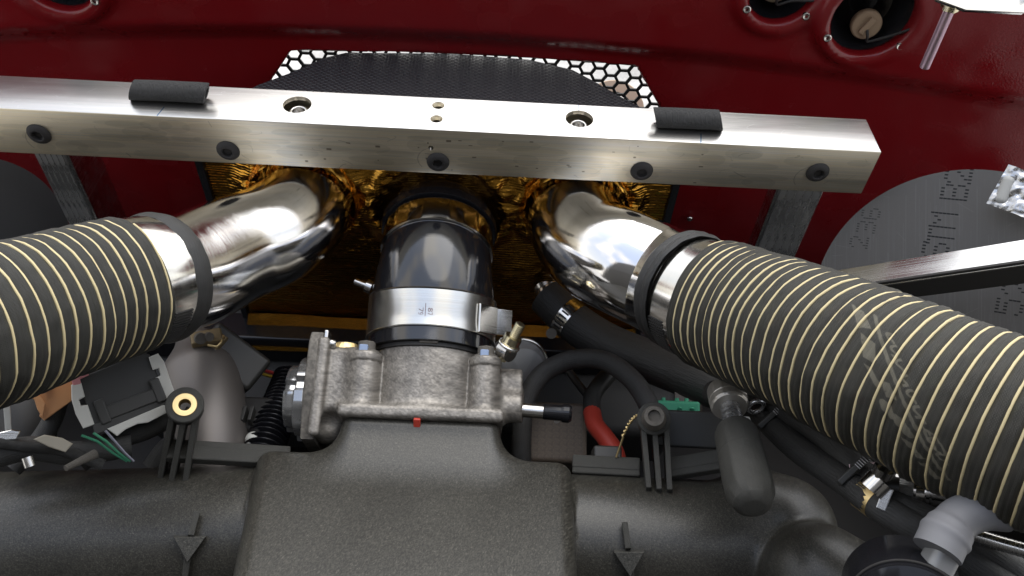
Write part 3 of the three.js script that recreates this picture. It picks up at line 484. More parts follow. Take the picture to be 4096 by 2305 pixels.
{
  const toL = (x, y, z) => { const dy = y - TO.y, dz = z - TO.z; return [x, dy * aU.y + dz * aU.z, dy * aX.y + dz * aX.z]; };
  const f = (x, y, z) => {
    const [X, u, w] = toL(x, y, z);
    let d = sd.cyl(Math.hypot(X, u), w - 0.03, 0.0415, 0.034, 0.003);
    d = sd.sm(d, sd.box(X, u - 0.002, w - 0.0625, 0.0555, 0.0425, 0.0045, 0.003), 0.006);
    for (const s of [-1, 1]) { const q = Math.hypot(X - s * 0.0415, u - 0.032); d = sd.sm(d, sd.cyl(q, w - 0.0425, 0.0098, 0.0205, 0.002), 0.004); d = Math.min(d, sd.cyl(q, w - 0.0245, 0.0112, 0.0035, 0.002)); d = sd.sm(d, sd.box(X - s * 0.0415, u - 0.012, w - 0.046, 0.0085, 0.02, 0.018, 0.003), 0.005); }
    d = sd.sm(d, sd.box(X + 0.06, u - 0.008, w - 0.04, 0.019, 0.026, 0.023, 0.005), 0.008);       // shaft housing
    d = sd.sm(d, sd.box(X + 0.0705, u - 0.006, w - 0.046, 0.004, 0.034, 0.034, 0.003), 0.003);       // ribbed plate edge
    d = sd.sm(d, sd.cap(X, u, w, [-0.07, 0.016, 0.06], [-0.064, 0.012, 0.07], 0.011), 0.008);
    d = sd.smax(d, -sd.cap(X, u, w, [-0.062, 0.03, 0.071], [-0.055, 0.03, 0.08], 0.007), 0.003);
    d = sd.sm(d, sd.cyl(Math.hypot(u - 0.02, w - 0.052), X - 0.056, 0.011, 0.012, 0.002), 0.006);   // vacuum boss on the right
    d = sd.sm(d, sd.cyl(Math.hypot(u - 0.014, w - 0.035), X - 0.056, 0.011, 0.012, 0.002), 0.006);
    return d;
  };
  const t = thing('throttle_body', 'mottled cast aluminium throttle body bolted to the manifold neck', 'throttle body', TO.clone());
  const g = nets(f, [-0.095, TO.y - 0.09, TO.z - 0.045], [0.08, TO.y + 0.06, TO.z + 0.105], 0.0016);
  part(t, 'casting', g, M.cast);
  for (const s of [-1, 1]) {
    const o = loc(s * 0.0415, 0.032, 0.021);
    const b = part(t, 'bolt', merge([lathe([[0.0001, 0.0078], [0.0055, 0.0078], [0.0062, 0.007]], o, aX.clone().negate(), 6), new THREE.CylinderGeometry(0.0066, 0.0068, 0.0068, 6).applyMatrix4(basis(o.clone().addScaledVector(aX, -0.0036), aX.clone().negate())), lathe([[0.0066, 0.002], [0.0088, 0.0012], [0.0092, 0]], o, aX.clone().negate(), 30)]), M.castDark);
    part(b, 'paint_mark', boxAt(o.clone().addScaledVector(aU, 0.0072).addScaledVector(aX, -0.001).add(V(-0.001, 0, 0)), V(1, 0, 0), aX, 0.006, 0.006, 0.005, 0.001), M.bluePaint);
  }
  // dark gasket line of the cut hose braid
  part(t, 'spigot_ring', lathe([[0.042, 0], [0.0432, 0.0005], [0.0432, 0.003], [0.042, 0.0035]], ax(0.1192), aX, 80), M.black);
  part(t, 'cast_tab', boxAt(loc(0.002, 0.0425, 0.011), V(1, 0, 0), aX, 0.013, 0.008, 0.003, 0.001), M.castDark);
  // throttle plate and cable quadrant on the left
  const sx = -0.084;
  const s = new THREE.Shape(); s.absarc(0, 0.032, 0.032, 0, Math.PI * 2);
  const lp = [[0.034, -0.028], [0.037, -0.02], [0.038, 0.03], [0.03, 0.068], [0.0, 0.074], [-0.02, 0.066], [-0.03, 0.03], [-0.02, -0.016], [0.004, -0.03]].map(p => [p[0], 0.008 + (p[1] + 0.03) * 0.74]);
  const sh = new THREE.Shape(); lp.forEach((p, i) => sh[i ? 'lineTo' : 'moveTo'](p[0], p[1])); sh.closePath();
  const ex = (shape, d) => new THREE.ExtrudeGeometry(shape, { depth: d, bevelEnabled: true, bevelSize: 0.0012, bevelThickness: 0.0012, bevelSegments: 2 });
  const fr = new THREE.Matrix4().makeBasis(aU, aX, V(1, 0, 0));
  const place = (g, x, u = 0, w = 0) => g.applyMatrix4(fr.clone().setPosition(loc(x, u, w)));
  part(t, 'side_plate', toCreasedNormals(place(ex(sh, 0.007), -0.0795), 0.6), M.castDark);
  part(t, 'stop_tab', boxAt(loc(-0.0695, 0.032, 0.011), aX, aU, 0.008, 0.012, 0.003, 0.001), M.steel);
  part(t, 'stop_screw', new THREE.SphereGeometry(0.0034, 14, 10).translate(...loc(-0.0655, 0.034, 0.016).toArray()), M.steel);
  part(t, 'spring_seat', lathe([[0.0001, 0.009], [0.009, 0.009], [0.011, 0.005], [0.011, 0]], loc(-0.058, 0.02, 0.022), aX.clone().negate(), 24), M.brass);
  const wheel = (x, R, w, nt) => { const q = new THREE.Shape(); for (let i = 0; i < 60; i++) { const an = i / 60 * Math.PI * 2; const r = R * (nt && (i % 15 > 11) ? 0.86 : 1); q[i ? 'lineTo' : 'moveTo'](Math.cos(an) * r, Math.sin(an) * r); } q.closePath(); return toCreasedNormals(place(ex(q, w), x, 0.004, 0.05), 0.6); };
  part(t, 'cable_wheel', wheel(-0.0875, 0.0285, 0.0055, true), M.aluDull);
  part(t, 'return_disc', wheel(-0.0955, 0.0225, 0.006, true), M.aluDull);
  // vacuum port: steel stub with a black cap
  const p0 = P(1300, 1030, 0.575), p1 = P(1372, 1036, 0.575), p2 = P(1424, 1040, 0.575);
  part(t, 'vacuum_stub', merge([cyl(p0, p1, 0.0051)]), M.steel);
  part(t, 'port_boss', cyl(P(1250, 1028, 0.577), P(1315, 1033, 0.575), 0.0086), M.cast);
  const cp = part(t, 'vacuum_cap', lathe([[0.005, 0], [0.0056, 0.001], [0.0056, 0.0125], [0.0066, 0.0145], [0.0066, 0.0185], [0.005, 0.0205], [0.0001, 0.0208]], P(1366, 1035.5, 0.575), p2.clone().sub(p1), 28), M.blackGloss);
}
// ------------------------------------------------------------------ intake manifold
const CA = [P(1900, 1310, 0.58), P(1965, 1330, 0.58), P(2060, 1465, 0.545), P(2150, 1520, 0.545)].map(p => p.toArray());
const manifold = (x, y, z) => {
  // plenum: box with a top that rises towards the viewer
  const oy = -0.1395, oz = 0.166, ty = 0.407, tz = 0.914; const dy = y - oy, dz = z - oz, T = dy * ty + dz * tz, Nn = dy * tz - dz * ty;
  let d = sd.box(x + 0.0025 - 0.06 * T, Nn + 0.05, T - 0.115, 0.1055 - 0.1 * Math.max(T, 0), 0.05, 0.115, 0.011);
  const ny = y - A0.y, nz = z - A0.z, u = ny * aU.y + nz * aU.z, w = ny * aX.y + nz * aX.z;
  const neck = sd.box(x, u + 0.0015, w - 0.2, 0.053, 0.0415, 0.03, 0.008);
  d = sd.sm(d, neck, 0.024);
  // side bodies with rounded ends
  let b = sd.cap(x, y, z, [0.05, -0.184, 0.208], [0.214, -0.172, 0.212], 0.047, 0.044);
  b = Math.min(b, sd.cap(x, y, z, [-0.05, -0.181, 0.208], [-0.3, -0.19, 0.225], 0.047, 0.05));
  b = sd.sm(b, sd.cap(x, y, z, [0.06, -0.2, 0.264], [0.24, -0.205, 0.262], 0.034), 0.006);
  b = sd.sm(b, sd.cap(x, y, z, [-0.06, -0.19, 0.27], [-0.13, -0.2, 0.262], 0.034), 0.006);
  b = sd.sm(b, sd.cap(x, y, z, [0.21, -0.225, 0.255], [0.3, -0.25, 0.25], 0.035), 0.006);
  b = sd.sm(b, sd.cap(x, y, z, CA[0], CA[1], 0.035), 0.006); b = sd.sm(b, sd.cap(x, y, z, CA[2], CA[3], 0.035), 0.006);
  b = Math.min(b, sd.box(x, y + 0.27, z - 0.25, 0.24, 0.07, 0.09, 0.02));
  d = sd.sm(d, b, 0.003);
  // shallow dimple
  d = sd.smax(d, -(Math.hypot(x + 0.002, y + 0.088, z - 0.262) - 0.004) + 0.0, 0.002);
  return d;
};
function hit(x, y, f = manifold) { const r = ray(x, y).normalize(); let t = 0.3; for (let i = 0; i < 120; i++) { const p = r.clone().multiplyScalar(t).add(CP); const d = f(p.x, p.y, p.z); if (d < 0.0002) return p; t += d * 0.8; if (t > 1.2) break; } return P(x, y, 0.55); }
{
  const t = thing('intake_manifold', 'black textured plastic intake manifold filling the bottom of the picture', 'intake manifold', V(0, -0.34, 0.22));
  part(t, 'plenum', nets(manifold, [-0.36, -0.3, 0.1], [0.36, -0.04, 0.36], 0.0032), M.plastic);
  // lid seam flange
  const fl = (a, b, dd, h) => { const A = P(...a, dd), B = P(...b, dd), m = A.clone().add(B).multiplyScalar(0.5); return boxAt(m, B.clone().sub(A), V(0, 1, 0), A.distanceTo(B), h, 0.01, 0.0012); };
  part(t, 'seam_flange', fl([420, 1124], [730, 1142], 0.574, 0.005), M.plasticRib);
  part(t, 'seam_flange', fl([1440, 1163], [1610, 1172], 0.567, 0.006), M.plasticRib);
  part(t, 'seam_flange', fl([1685, 1172], [1870, 1140], 0.563, 0.006), M.plasticRib);
  part(t, 'lower_flange', fl([420, 1140], [730, 1158], 0.572, 0.007), M.plasticRib);
  part(t, 'lower_flange', fl([1440, 1178], [1610, 1187], 0.566, 0.007), M.plasticRib);
  part(t, 'lower_flange', fl([1685, 1188], [1870, 1158], 0.562, 0.007), M.plasticRib);
  // finned mounting bosses
  const boss = (c, fins, ins) => {
    const o = P(...c), n = CP.clone().sub(o).normalize().add(V(0, 0.3, -0.1)).normalize();
    const b = part(t, 'mounting_boss', lathe([[0.0074, -0.012], [0.0112, -0.012], [0.0115, -0.001], [0.0108, 0], [0.0074, 0]], o, n, 32), M.plasticRib);
    if (ins) part(b, 'brass_insert', lathe([[0.0034, -0.01], [0.0038, 0.0002], [0.005, 0.0006], [0.0071, 0.0006], [0.0075, 0], [0.0075, -0.002]], o, n, 32), M.brass);
    for (const [x0, y0, x1, y1] of fins) { const A = P(x0, y0, c[2] + 0.004), B = hit(x1, y1); B.addScaledVector(n, 0.003); const m = A.clone().add(B).multiplyScalar(0.5); const dir = B.clone().sub(A); part(t, 'fin', boxAt(m.clone().addScaledVector(n, -0.008), dir, dir.clone().cross(n), A.distanceTo(B) + 0.004, 0.0036, 0.02, 0.0007), M.plasticRib); }
    return o;
  };
  boss([465, 1018, 0.548], [[437, 1035, 408, 1190], [466, 1040, 436, 1196], [494, 1035, 470, 1196]], true);
  boss([1645, 1052, 0.556], [[1618, 1070, 1632, 1232], [1646, 1075, 1658, 1236], [1676, 1070, 1684, 1236]], false);
  { const o = P(1645, 1051, 0.548), n = CP.clone().sub(o).normalize().add(V(0, 0.3, -0.1)).normalize(); part(t, 'boss_bolt', merge([lathe([[0.004, 0.003], [0.0042, 0.0062], [0.0066, 0.0062], [0.0074, 0.005], [0.0082, 0], [0.0082, -0.004]], o, n, 30), new THREE.CircleGeometry(0.0058, 6).rotateX(-Math.PI / 2).translate(0, 0.003, 0).applyMatrix4(basis(o, n))]), M.castDark); }
  // raised flow arrows
  const arrow = (pts) => { // head axis from top to bottom, follows the surface
    const Q = pts.map(([x, y]) => hit(x, y)); const geos = [];
    for (let i = 0; i < Q.length - 1; i++) { const A = Q[i], B = Q[i + 1], n = CP.clone().sub(A).normalize(), dir = B.clone().sub(A); geos.push(boxAt(A.clone().add(B).multiplyScalar(0.5).addScaledVector(n, 0.0012), dir, dir.clone().cross(n), A.distanceTo(B) + 0.001, 0.0036, 0.012, 0.0006)); }
    return geos;
  };
  const headG = (x, y, w, h) => { const a = hit(x, y), b = hit(x + (x < 1000 ? -6 : 3), y + h), n = CP.clone().sub(a).normalize(), dn = b.clone().sub(a).normalize(); const rt = n.clone().cross(dn).negate().normalize(); const s = new THREE.Shape(); s.moveTo(-w, 0); s.lineTo(w, 0); s.lineTo(0, a.distanceTo(b)); s.closePath(); const nn = rt.clone().cross(dn).normalize(); return new THREE.ExtrudeGeometry(s, { depth: 0.012, bevelEnabled: true, bevelSize: 0.0004, bevelThickness: 0.0004, bevelSegments: 1 }).applyMatrix4(new THREE.Matrix4().makeBasis(rt, dn, nn).setPosition(a.clone().addScaledVector(n, nn.dot(n) > 0 ? -0.004 : 0.008))); };
  part(t, 'flow_arrow', merge([...arrow([[495, 1292], [480, 1348]]), headG(478, 1347, 0.0086, 60), ...arrow([[474, 1385], [466, 1448], [462, 1480]])]), M.plasticRib);
  part(t, 'flow_arrow', merge([...arrow([[1572, 1318], [1580, 1380]]), headG(1582, 1380, 0.0086, 58), ...arrow([[1586, 1420], [1588, 1450], [1590, 1490]])]), M.plasticRib);
  part(t, 'index_tab', boxAt(hit(1050, 1059), V(1, 0, 0), V(0, 1, -0.4), 0.0046, 0.008, 0.008, 0.0008), M.redCable, 'small red tab at the throttle flange');
}
// breather capsule right
{
  const a = P(1850, 1082, 0.51), b = P(1886, 1235, 0.475), d = b.clone().sub(a).normalize(), L = a.distanceTo(b);
  const t = thing('breather_capsule', 'black plastic breather capsule with metal cap beside the right duct', 'breather', b.clone());
  const up = d.clone().negate();
  part(t, 'body', lathe([[0.0001, -0.0135], [0.006, -0.0125], [0.0105, -0.009], [0.0134, -0.002], [0.0138, 0.006], [0.0136, L * 0.55], [0.0133, L * 0.56], [0.0135, L * 0.57], [0.013, L - 0.004], [0.0115, L], [0.0001, L + 0.001]], b, up, 44), M.plasticRib);
  part(t, 'neck', cyl(a, a.clone().addScaledVector(up, 0.022), 0.0062), M.aluDull);
  part(t, 'neck_clip', boxAt(a.clone().addScaledVector(up, 0.008).add(V(0.006, 0.002, 0.003)), V(1, 0, 0), up, 0.007, 0.008, 0.006, 0.0008), M.white);
  const o = a.clone().addScaledVector(up, 0.021);
  const c = part(t, 'cap', lathe([[0.0001, 0], [0.0105, 0], [0.0118, 0.0015], [0.0118, 0.006], [0.0122, 0.0065], [0.0122, 0.016], [0.011, 0.0178], [0.0001, 0.018]], o, up, 40), M.capMetal);
  part(c, 'ear', new THREE.TorusGeometry(0.0062, 0.0017, 8, 24).scale(0.75, 1, 1).translate(...o.clone().addScaledVector(up, 0.006).add(V(0.0165, 0.001, 0.004)).toArray()), M.aluDull);
}
// ------------------------------------------------------------------ right side: plates, bar, hoses
const dotFont = { S: ['01111', '10000', '10000', '01110', '00001', '00001', '11110'], T: ['11111', '00100', '00100', '00100', '00100', '00100', '00100'], E: ['11111', '10000', '10000', '11110', '10000', '10000', '11111'], B: ['11110', '10001', '10001', '11110', '10001', '10001', '11110'], M: ['10001', '11011', '10101', '10001', '10001', '10001', '10001'], 2: ['01110', '10001', '00001', '00010', '00100', '01000', '11111'], 3: ['11110', '00001', '00001', '01110', '00001', '00001', '11110'], 6: ['01110', '10000', '10000', '11110', '10001', '10001', '01110'], 9: ['01110', '10001', '10001', '01111', '00001', '00001', '01110'], 5: ['11111', '10000', '11110', '00001', '00001', '10001', '01110'] };
{
  const c = P(2412, 775, 0.635), n = CP.clone().sub(c).normalize().add(V(-0.15, 0.1, 0)).normalize();
  const t = thing('aluminium_disc', 'round grey aluminium plate with dotted lettering at the right edge', 'metal plate', c.clone());
  const right = V(1, 0, 0).addScaledVector(n, -n.x).normalize(), up = n.clone().cross(right).normalize();
  const R = 0.097; const g = new THREE.CylinderGeometry(R, R, 0.002, 120).rotateX(Math.PI / 2);
  const p = g.attributes.position, uv = g.attributes.uv; for (let i = 0; i < p.count; i++) uv.setXY(i, p.getX(i) / (2 * R) + 0.5, p.getY(i) / (2 * R) + 0.5);
  g.applyMatrix4(new THREE.Matrix4().makeBasis(right, up, n).setPosition(c));
  const toUV = (x, y) => { const r = ray(x, y); const s = c.clone().sub(CP).dot(n) / r.dot(n); const q = r.multiplyScalar(s).add(CP).sub(c); return [(q.dot(right) / (2 * R) + 0.5), (q.dot(up) / (2 * R) + 0.5)]; };
  const tex = canvasTex(1024, 1024, (x, w, h) => {
    x.fillStyle = '#575553'; x.fillRect(0, 0, w, h); seed = 41;
    for (let i = 0; i < 900; i++) { const v = 80 + rnd() * 70; x.fillStyle = `rgba(${v},${v},${v},.1)`; x.fillRect(rnd() * w, rnd() * h, 1 + rnd() * 2, 60 + rnd() * 240); }
    for (let i = 0; i < 40; i++) { x.strokeStyle = 'rgba(200,200,200,.15)'; x.beginPath(); const a = rnd() * w, b = rnd() * h; x.moveTo(a, b); x.lineTo(a + rr(-60, 60), b + rr(-40, 40)); x.stroke(); }
    const word = (ch, vx, vy, hgt, col) => { const [u, v] = toUV(vx, vy); x.save(); x.translate(u * w, (1 - v) * h); x.rotate(-1.4); const s = hgt / 7; x.fillStyle = col; dotFont[ch].forEach((r, j) => [...r].forEach((b, i) => { if (b === '1') x.fillRect((i - 2.5) * s * 0.98, (j - 3.5) * s, s * 0.4 * 0.9, s * 0.9); })); x.restore(); };
    const H = 92; for (const [ch, a, b] of [['S', 2354, 627], ['T', 2368, 565], ['M', 2374, 556 - 4], ['B', 2402, 482], ['2', 2412, 440]]) word(ch, a, b + (ch === 'T' ? 30 : 0), H, 'rgba(14,15,17,.93)');
    for (const [ch, a, b] of [['2', 2162, 608], ['3', 2180, 570], ['6', 2192, 536]]) word(ch, a, b, 70, 'rgba(20,20,22,.6)');
    for (const [ch, a, b] of [['5', 2540, 770], ['2', 2556, 722]]) word(ch, a, b, 86, 'rgba(14,15,17,.9)');
  });
  part(t, 'disc', g, std({ color: 0xffffff, map: tex, metalness: 0.7, roughness: 0.5 }));
  const tp = thing('foil_tape', 'crumpled silver foil tape on the edge of the round plate', 'foil tape', P(2560, 480, 0.6));
  const fg = new THREE.PlaneGeometry(0.05, 0.035, 40, 28), fp = fg.attributes.position; for (let i = 0; i < fp.count; i++) fp.setZ(i, 0.003 * N3(fp.getX(i) * 120, fp.getY(i) * 120, 2) + 0.0015 * N3(fp.getX(i) * 300, fp.getY(i) * 300, 4)); fg.computeVertexNormals();
  part(tp, 'tape', fg.scale(0.8, 0.8, 0.7).applyMatrix4(new THREE.Matrix4().makeBasis(right.clone().addScaledVector(up, -0.5).normalize(), up.clone().addScaledVector(right, 0.5).normalize(), n).setPosition(P(2590, 492, 0.618))), M.aluDull);
  part(tp, 'sealant_bead', new THREE.CapsuleGeometry(0.004, 0.012, 6, 14).applyMatrix4(basis(P(2527, 478, 0.621), up.clone().addScaledVector(right, 0.35))), std({ color: C(0.4, 0.4, 0.38), roughness: 0.7 }));
  // mirror-image plate on the left, its shadow put into the dark base colour
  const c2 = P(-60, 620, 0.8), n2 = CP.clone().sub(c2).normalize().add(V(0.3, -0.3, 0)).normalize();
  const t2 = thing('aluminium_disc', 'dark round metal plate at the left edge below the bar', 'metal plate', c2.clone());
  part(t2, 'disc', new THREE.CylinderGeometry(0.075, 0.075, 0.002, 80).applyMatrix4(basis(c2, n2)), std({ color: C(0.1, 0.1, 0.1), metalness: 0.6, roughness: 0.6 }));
}
{ // angle bar at right
  const a0 = P(2080, 694, 0.585), a1 = P(2640, 604, 0.53);
  const d = a1.clone().sub(a0).normalize(), side = V(0, 1, 0).cross(d).negate().normalize(); if (side.z < 0) side.negate();
  const wd = 0.0205, L = 0.46, m = a0.clone().addScaledVector(d, L / 2 - 0.02);
  const t = thing('angle_bar', 'bright aluminium angle bar crossing the round plate at right', 'metal bar', m.clone());
  part(t, 'top_flange', boxAt(m.clone().addScaledVector(side, wd / 2), d, V(0.1, 1, 0.22), L, 0.0025, wd, 0.0004), std({ color: C(0.8, 0.8, 0.8), metalness: 1, roughness: 0.38, roughnessMap: rep(streak, 1, 1) }));
  part(t, 'front_flange', boxAt(m.clone().addScaledVector(side, wd - 0.0014).add(V(0, -0.0086, 0)), d, V(0, 1, 0), L, 0.014, 0.0025, 0.0004), M.black);  // same aluminium angle, its shaded face put into black colour
}
const slab = (q, d, depth) => { const w = q.map(a => P(a[0], a[1], d)), o = w[0], n = CP.clone().sub(o).normalize(), e = V(1, 0, 0).addScaledVector(n, -n.x).normalize(), u = n.clone().cross(e), s = new THREE.Shape(); w.forEach((p, i) => { const v = p.clone().sub(o); s[i ? 'lineTo' : 'moveTo'](v.dot(e), v.dot(u)); }); s.closePath(); return new THREE.ExtrudeGeometry(s, { depth, bevelEnabled: true, bevelSize: 0.0006, bevelThickness: 0.0008, bevelSegments: 2 }).applyMatrix4(new THREE.Matrix4().makeBasis(e, u, n).setPosition(o.clone().addScaledVector(n, -depth))); };
const hoseThing = (name, label, cat, pts, r, mat, nu = 80) => { const t = thing(name, label, cat, pts[0].clone()); part(t, name.includes('cable') ? 'sheath' : 'tube', tube(pts, r, nu, 20), mat); return t; };
hoseThing('coolant_hose', 'lower of two black hoses running down beside the right duct', 'hose', [P(1790, 985, 0.58), P(1900, 1035, 0.55), P(2010, 1130, 0.515), P(2120, 1205, 0.49), P(2215, 1275, 0.475), P(2330, 1345, 0.47), P(2440, 1420, 0.475), P(2560, 1500, 0.48)], 0.0082, M.rubber);
hoseThing('coolant_hose', 'upper of two black hoses running down beside the right duct', 'hose', [P(1850, 960, 0.57), P(1950, 1020, 0.54), P(2060, 1085, 0.51), P(2165, 1180, 0.49), P(2260, 1270, 0.477), P(2370, 1325, 0.474), P(2500, 1400, 0.48), P(2600, 1470, 0.49)], 0.0074, M.rubber);
{
  const tie = (x, y, d, dx, dy, label) => { const o = P(x, y, d), dir = P(x + dx, y + dy, d).sub(o).normalize(); const n = CP.clone().sub(o).normalize(); const t = thing('cable_tie', label, 'cable tie', o.clone()); part(t, 'strap', boxAt(o, dir, n, 0.026, 0.003, 0.0042, 0.0012), M.plasticSmooth); for (let i = 0; i < 7; i++) part(t, 'ridge', boxAt(o.clone().addScaledVector(dir, -0.009 + i * 0.0014).addScaledVector(n, 0.0016), dir, n, 0.0006, 0.001, 0.0038, 0.0002), M.aluDull); };
  tie(1948, 1040, 0.528, -22, 20, 'upper black cable tie around the two hoses');
  tie(2155, 1175, 0.478, -26, 24, 'lower black cable tie around the two hoses, near the bolted clamp');
}
{ // bolted clamp on the hoses
  const o = P(2200, 1222, 0.468), n = CP.clone().sub(o).normalize();
  const t = thing('hose_clamp', 'small bright clamp with hex bolt on the two hoses at lower right', 'hose clamp', o.clone());
  part(t, 'saddle', cyl(P(2188, 1232, 0.466), P(2214, 1206, 0.466), 0.0068), M.clamp);
  { const hd2 = P(2215, 1275, 0.475).sub(P(2120, 1205, 0.49)).normalize(), hc = P(2188, 1254, 0.479); part(t, 'band', cyl(hc.clone().addScaledVector(hd2, -0.0055), hc.clone().addScaledVector(hd2, 0.0055), 0.0087, 0.0087, 36, true), M.brass); }
  part(t, 'bolt', merge([cyl(P(2212, 1200, 0.465), P(2222, 1180, 0.463), 0.0032), new THREE.CylinderGeometry(0.0056, 0.0056, 0.005, 6).applyMatrix4(basis(P(2224, 1184, 0.462), P(2230, 1170, 0.46).sub(P(2215, 1200, 0.465))))]), M.steel);
  part(t, 'tail', boxAt(P(2225, 1255, 0.466), P(2235, 1235, 0.466).sub(P(2220, 1275, 0.466)), n, 0.012, 0.002, 0.005, 0.0006), M.aluDull);
}
{ // braided line and fittings
  const y = x => 1222 + (x - 2220) * 0.14, at = x => P(x, y(x), 0.478);
  const t = thing('braided_line', 'braided line with chrome screw fittings under the right duct', 'hose fitting', at(2220));
  const braid = dataTex(64, 64, (u, v) => 0.5 + 0.5 * Math.sin((u + v) * Math.PI * 4) * Math.sin((u - v) * Math.PI * 4), false, [6, 4]);
  part(t, 'sheath', cyl(at(2200), at(2262), 0.0056), M.plasticSmooth);
  part(t, 'braid', cyl(at(2260), at(2300), 0.005), std({ color: C(0.5, 0.5, 0.5), metalness: 1, roughness: 0.4, bumpMap: braid, bumpScale: 0.0008 }));
  part(t, 'fitting', merge([cyl(at(2298), at(2304), 0.0072), cyl(at(2304), at(2330), 0.0072, 0.0062), cyl(at(2330), at(2338), 0.0078), cyl(at(2338), at(2344), 0.0066), cyl(at(2344), at(2350), 0.0078), cyl(at(2350), at(2385), 0.0074)]), M.chrome);
  part(t, 'coupling_end', cyl(at(2385), at(2402), 0.0078, 0.006), M.aluDull);
}
single('bracket_spike', 'thin pink metal strip end poking out beside the lower cable tie', 'bracket', (() => { const s = new THREE.Shape(); const q = [[2135, 1168], [2270, 1155], [2245, 1180], [2140, 1190]].map(a => P(a[0], a[1], 0.487)); const o = q[0], e = q[1].clone().sub(o).normalize(), n = CP.clone().sub(o).normalize(), u = n.clone().cross(e).normalize(); q.forEach((p, i) => { const v = p.clone().sub(o); s[i ? 'lineTo' : 'moveTo'](v.dot(e), v.dot(u)); }); s.closePath(); return new THREE.ExtrudeGeometry(s, { depth: 0.002, bevelEnabled: false }).applyMatrix4(new THREE.Matrix4().makeBasis(e, u, n).setPosition(o)); })(), std({ color: C(0.62, 0.45, 0.46), metalness: 0.9, roughness: 0.35 }));
{ // grey elbow hose, metal stub, filler cap
  const t = thing('elbow_hose', 'grey rubber elbow hose with ribbed end at the lower right corner', 'hose', P(2370, 1390, 0.42));
  part(t, 'hose', sweep([P(2530, 1285, 0.435), P(2470, 1283, 0.43), P(2412, 1305, 0.425), P(2375, 1352, 0.42), P(2357, 1388, 0.418)], (s, th, u) => 0.0092 + 0.0012 * sstep(u, 0.62, 0.7) + 0.0008 * Math.exp(-(((u - 0.8) / 0.04) ** 2)), 60, 28, { caps: true }), M.greyHose);
  part(t, 'metal_stub', boxAt(P(2366, 1402, 0.422), P(2386, 1370, 0.422).sub(P(2350, 1440, 0.422)), V(1, 0, 0), 0.03, 0.013, 0.013, 0.004), M.greyStub);
  const o = P(2282, 1555, 0.42), n = CP.clone().sub(o).normalize().add(V(0, -0.1, 0.5)).normalize();
  const c = thing('filler_cap', 'round glossy black cap at the bottom right edge', 'cap', o.clone());
  part(c, 'cap', lathe([[0.0001, 0.004], [0.021, 0.004], [0.0245, 0.002], [0.026, -0.003], [0.026, -0.02], [0.0265, -0.03]], o, n, 60), M.blackGloss);
  part(c, 'rim', new THREE.TorusGeometry(0.0257, 0.0007, 8, 70).rotateX(Math.PI / 2).applyMatrix4(basis(o.clone().addScaledVector(n, -0.001), n)), M.darkBolt);
  hoseThing('metal_rod', 'thin pale metal rod at the right edge below the duct', 'metal rod', [P(2436, 1342, 0.47), P(2520, 1368, 0.47), P(2640, 1402, 0.47)], 0.0036, M.alu, 20);
}
// ------------------------------------------------------------------ behind the throttle body, right
hoseThing('arched_hose', 'black rubber hose arching behind the throttle body\'s capped stub', 'hose', [P(1312, 1200, 0.63), P(1312, 1100, 0.63), P(1322, 1010, 0.635), P(1368, 938, 0.64), P(1440, 905, 0.64), P(1520, 908, 0.635), P(1590, 955, 0.625), P(1632, 1020, 0.615), P(1650, 1075, 0.61)], 0.0078, M.rubber, 90);
hoseThing('thick_hose', 'thick black hose running under the right pipe from its worm clamp', 'hose', [P(1375, 745, 0.69), P(1430, 800, 0.68), P(1520, 860, 0.67), P(1650, 915, 0.655), P(1780, 965, 0.64), P(1930, 1030, 0.63), P(2080, 1120, 0.63)], 0.017, M.rubber, 80);
{
  const o = P(1430, 800, 0.672), d = P(1520, 860, 0.67).sub(P(1375, 745, 0.69)).normalize();
  const t = thing('hose_clamp', 'slotted worm clamp on the thick hose below the right pipe', 'hose clamp', o.clone());
  const c = P(1432, 802, 0.68);
  part(t, 'band', cyl(c.clone().addScaledVector(d, -0.0055), c.clone().addScaledVector(d, 0.0055), 0.0178, 0.0178, 50, true), M.clamp);
  const n0 = CP.clone().sub(c); n0.addScaledVector(d, -n0.dot(d)).normalize(); const s0 = d.clone().cross(n0); if (s0.y > 0) s0.negate();
  for (let i = 0; i < 7; i++) { const an = -0.5 + i * 0.2, r = n0.clone().multiplyScalar(Math.cos(an)).addScaledVector(s0, Math.sin(an)); part(t, 'slot', boxAt(c.clone().addScaledVector(r, 0.0179), d, r, 0.007, 0.0008, 0.0015, 0.0002), M.black); }
  const r = n0.clone().multiplyScalar(0.35).addScaledVector(s0, 0.94); part(t, 'worm_screw', cyl(c.clone().addScaledVector(r, 0.02).addScaledVector(d, -0.002), c.clone().addScaledVector(r, 0.02).addScaledVector(n0, 0.006), 0.004, 0.0045, 18), M.castDark);
  const f = thing('pipe_fitting', 'round steel pipe union beside the gold box under the right pipe', 'pipe fitting', P(1385, 730, 0.7));
  part(f, 'union', merge([cyl(P(1378, 722, 0.7), P(1392, 752, 0.694), 0.0115), cyl(P(1374, 712, 0.702), P(1380, 726, 0.7), 0.013)]), M.steel);
}
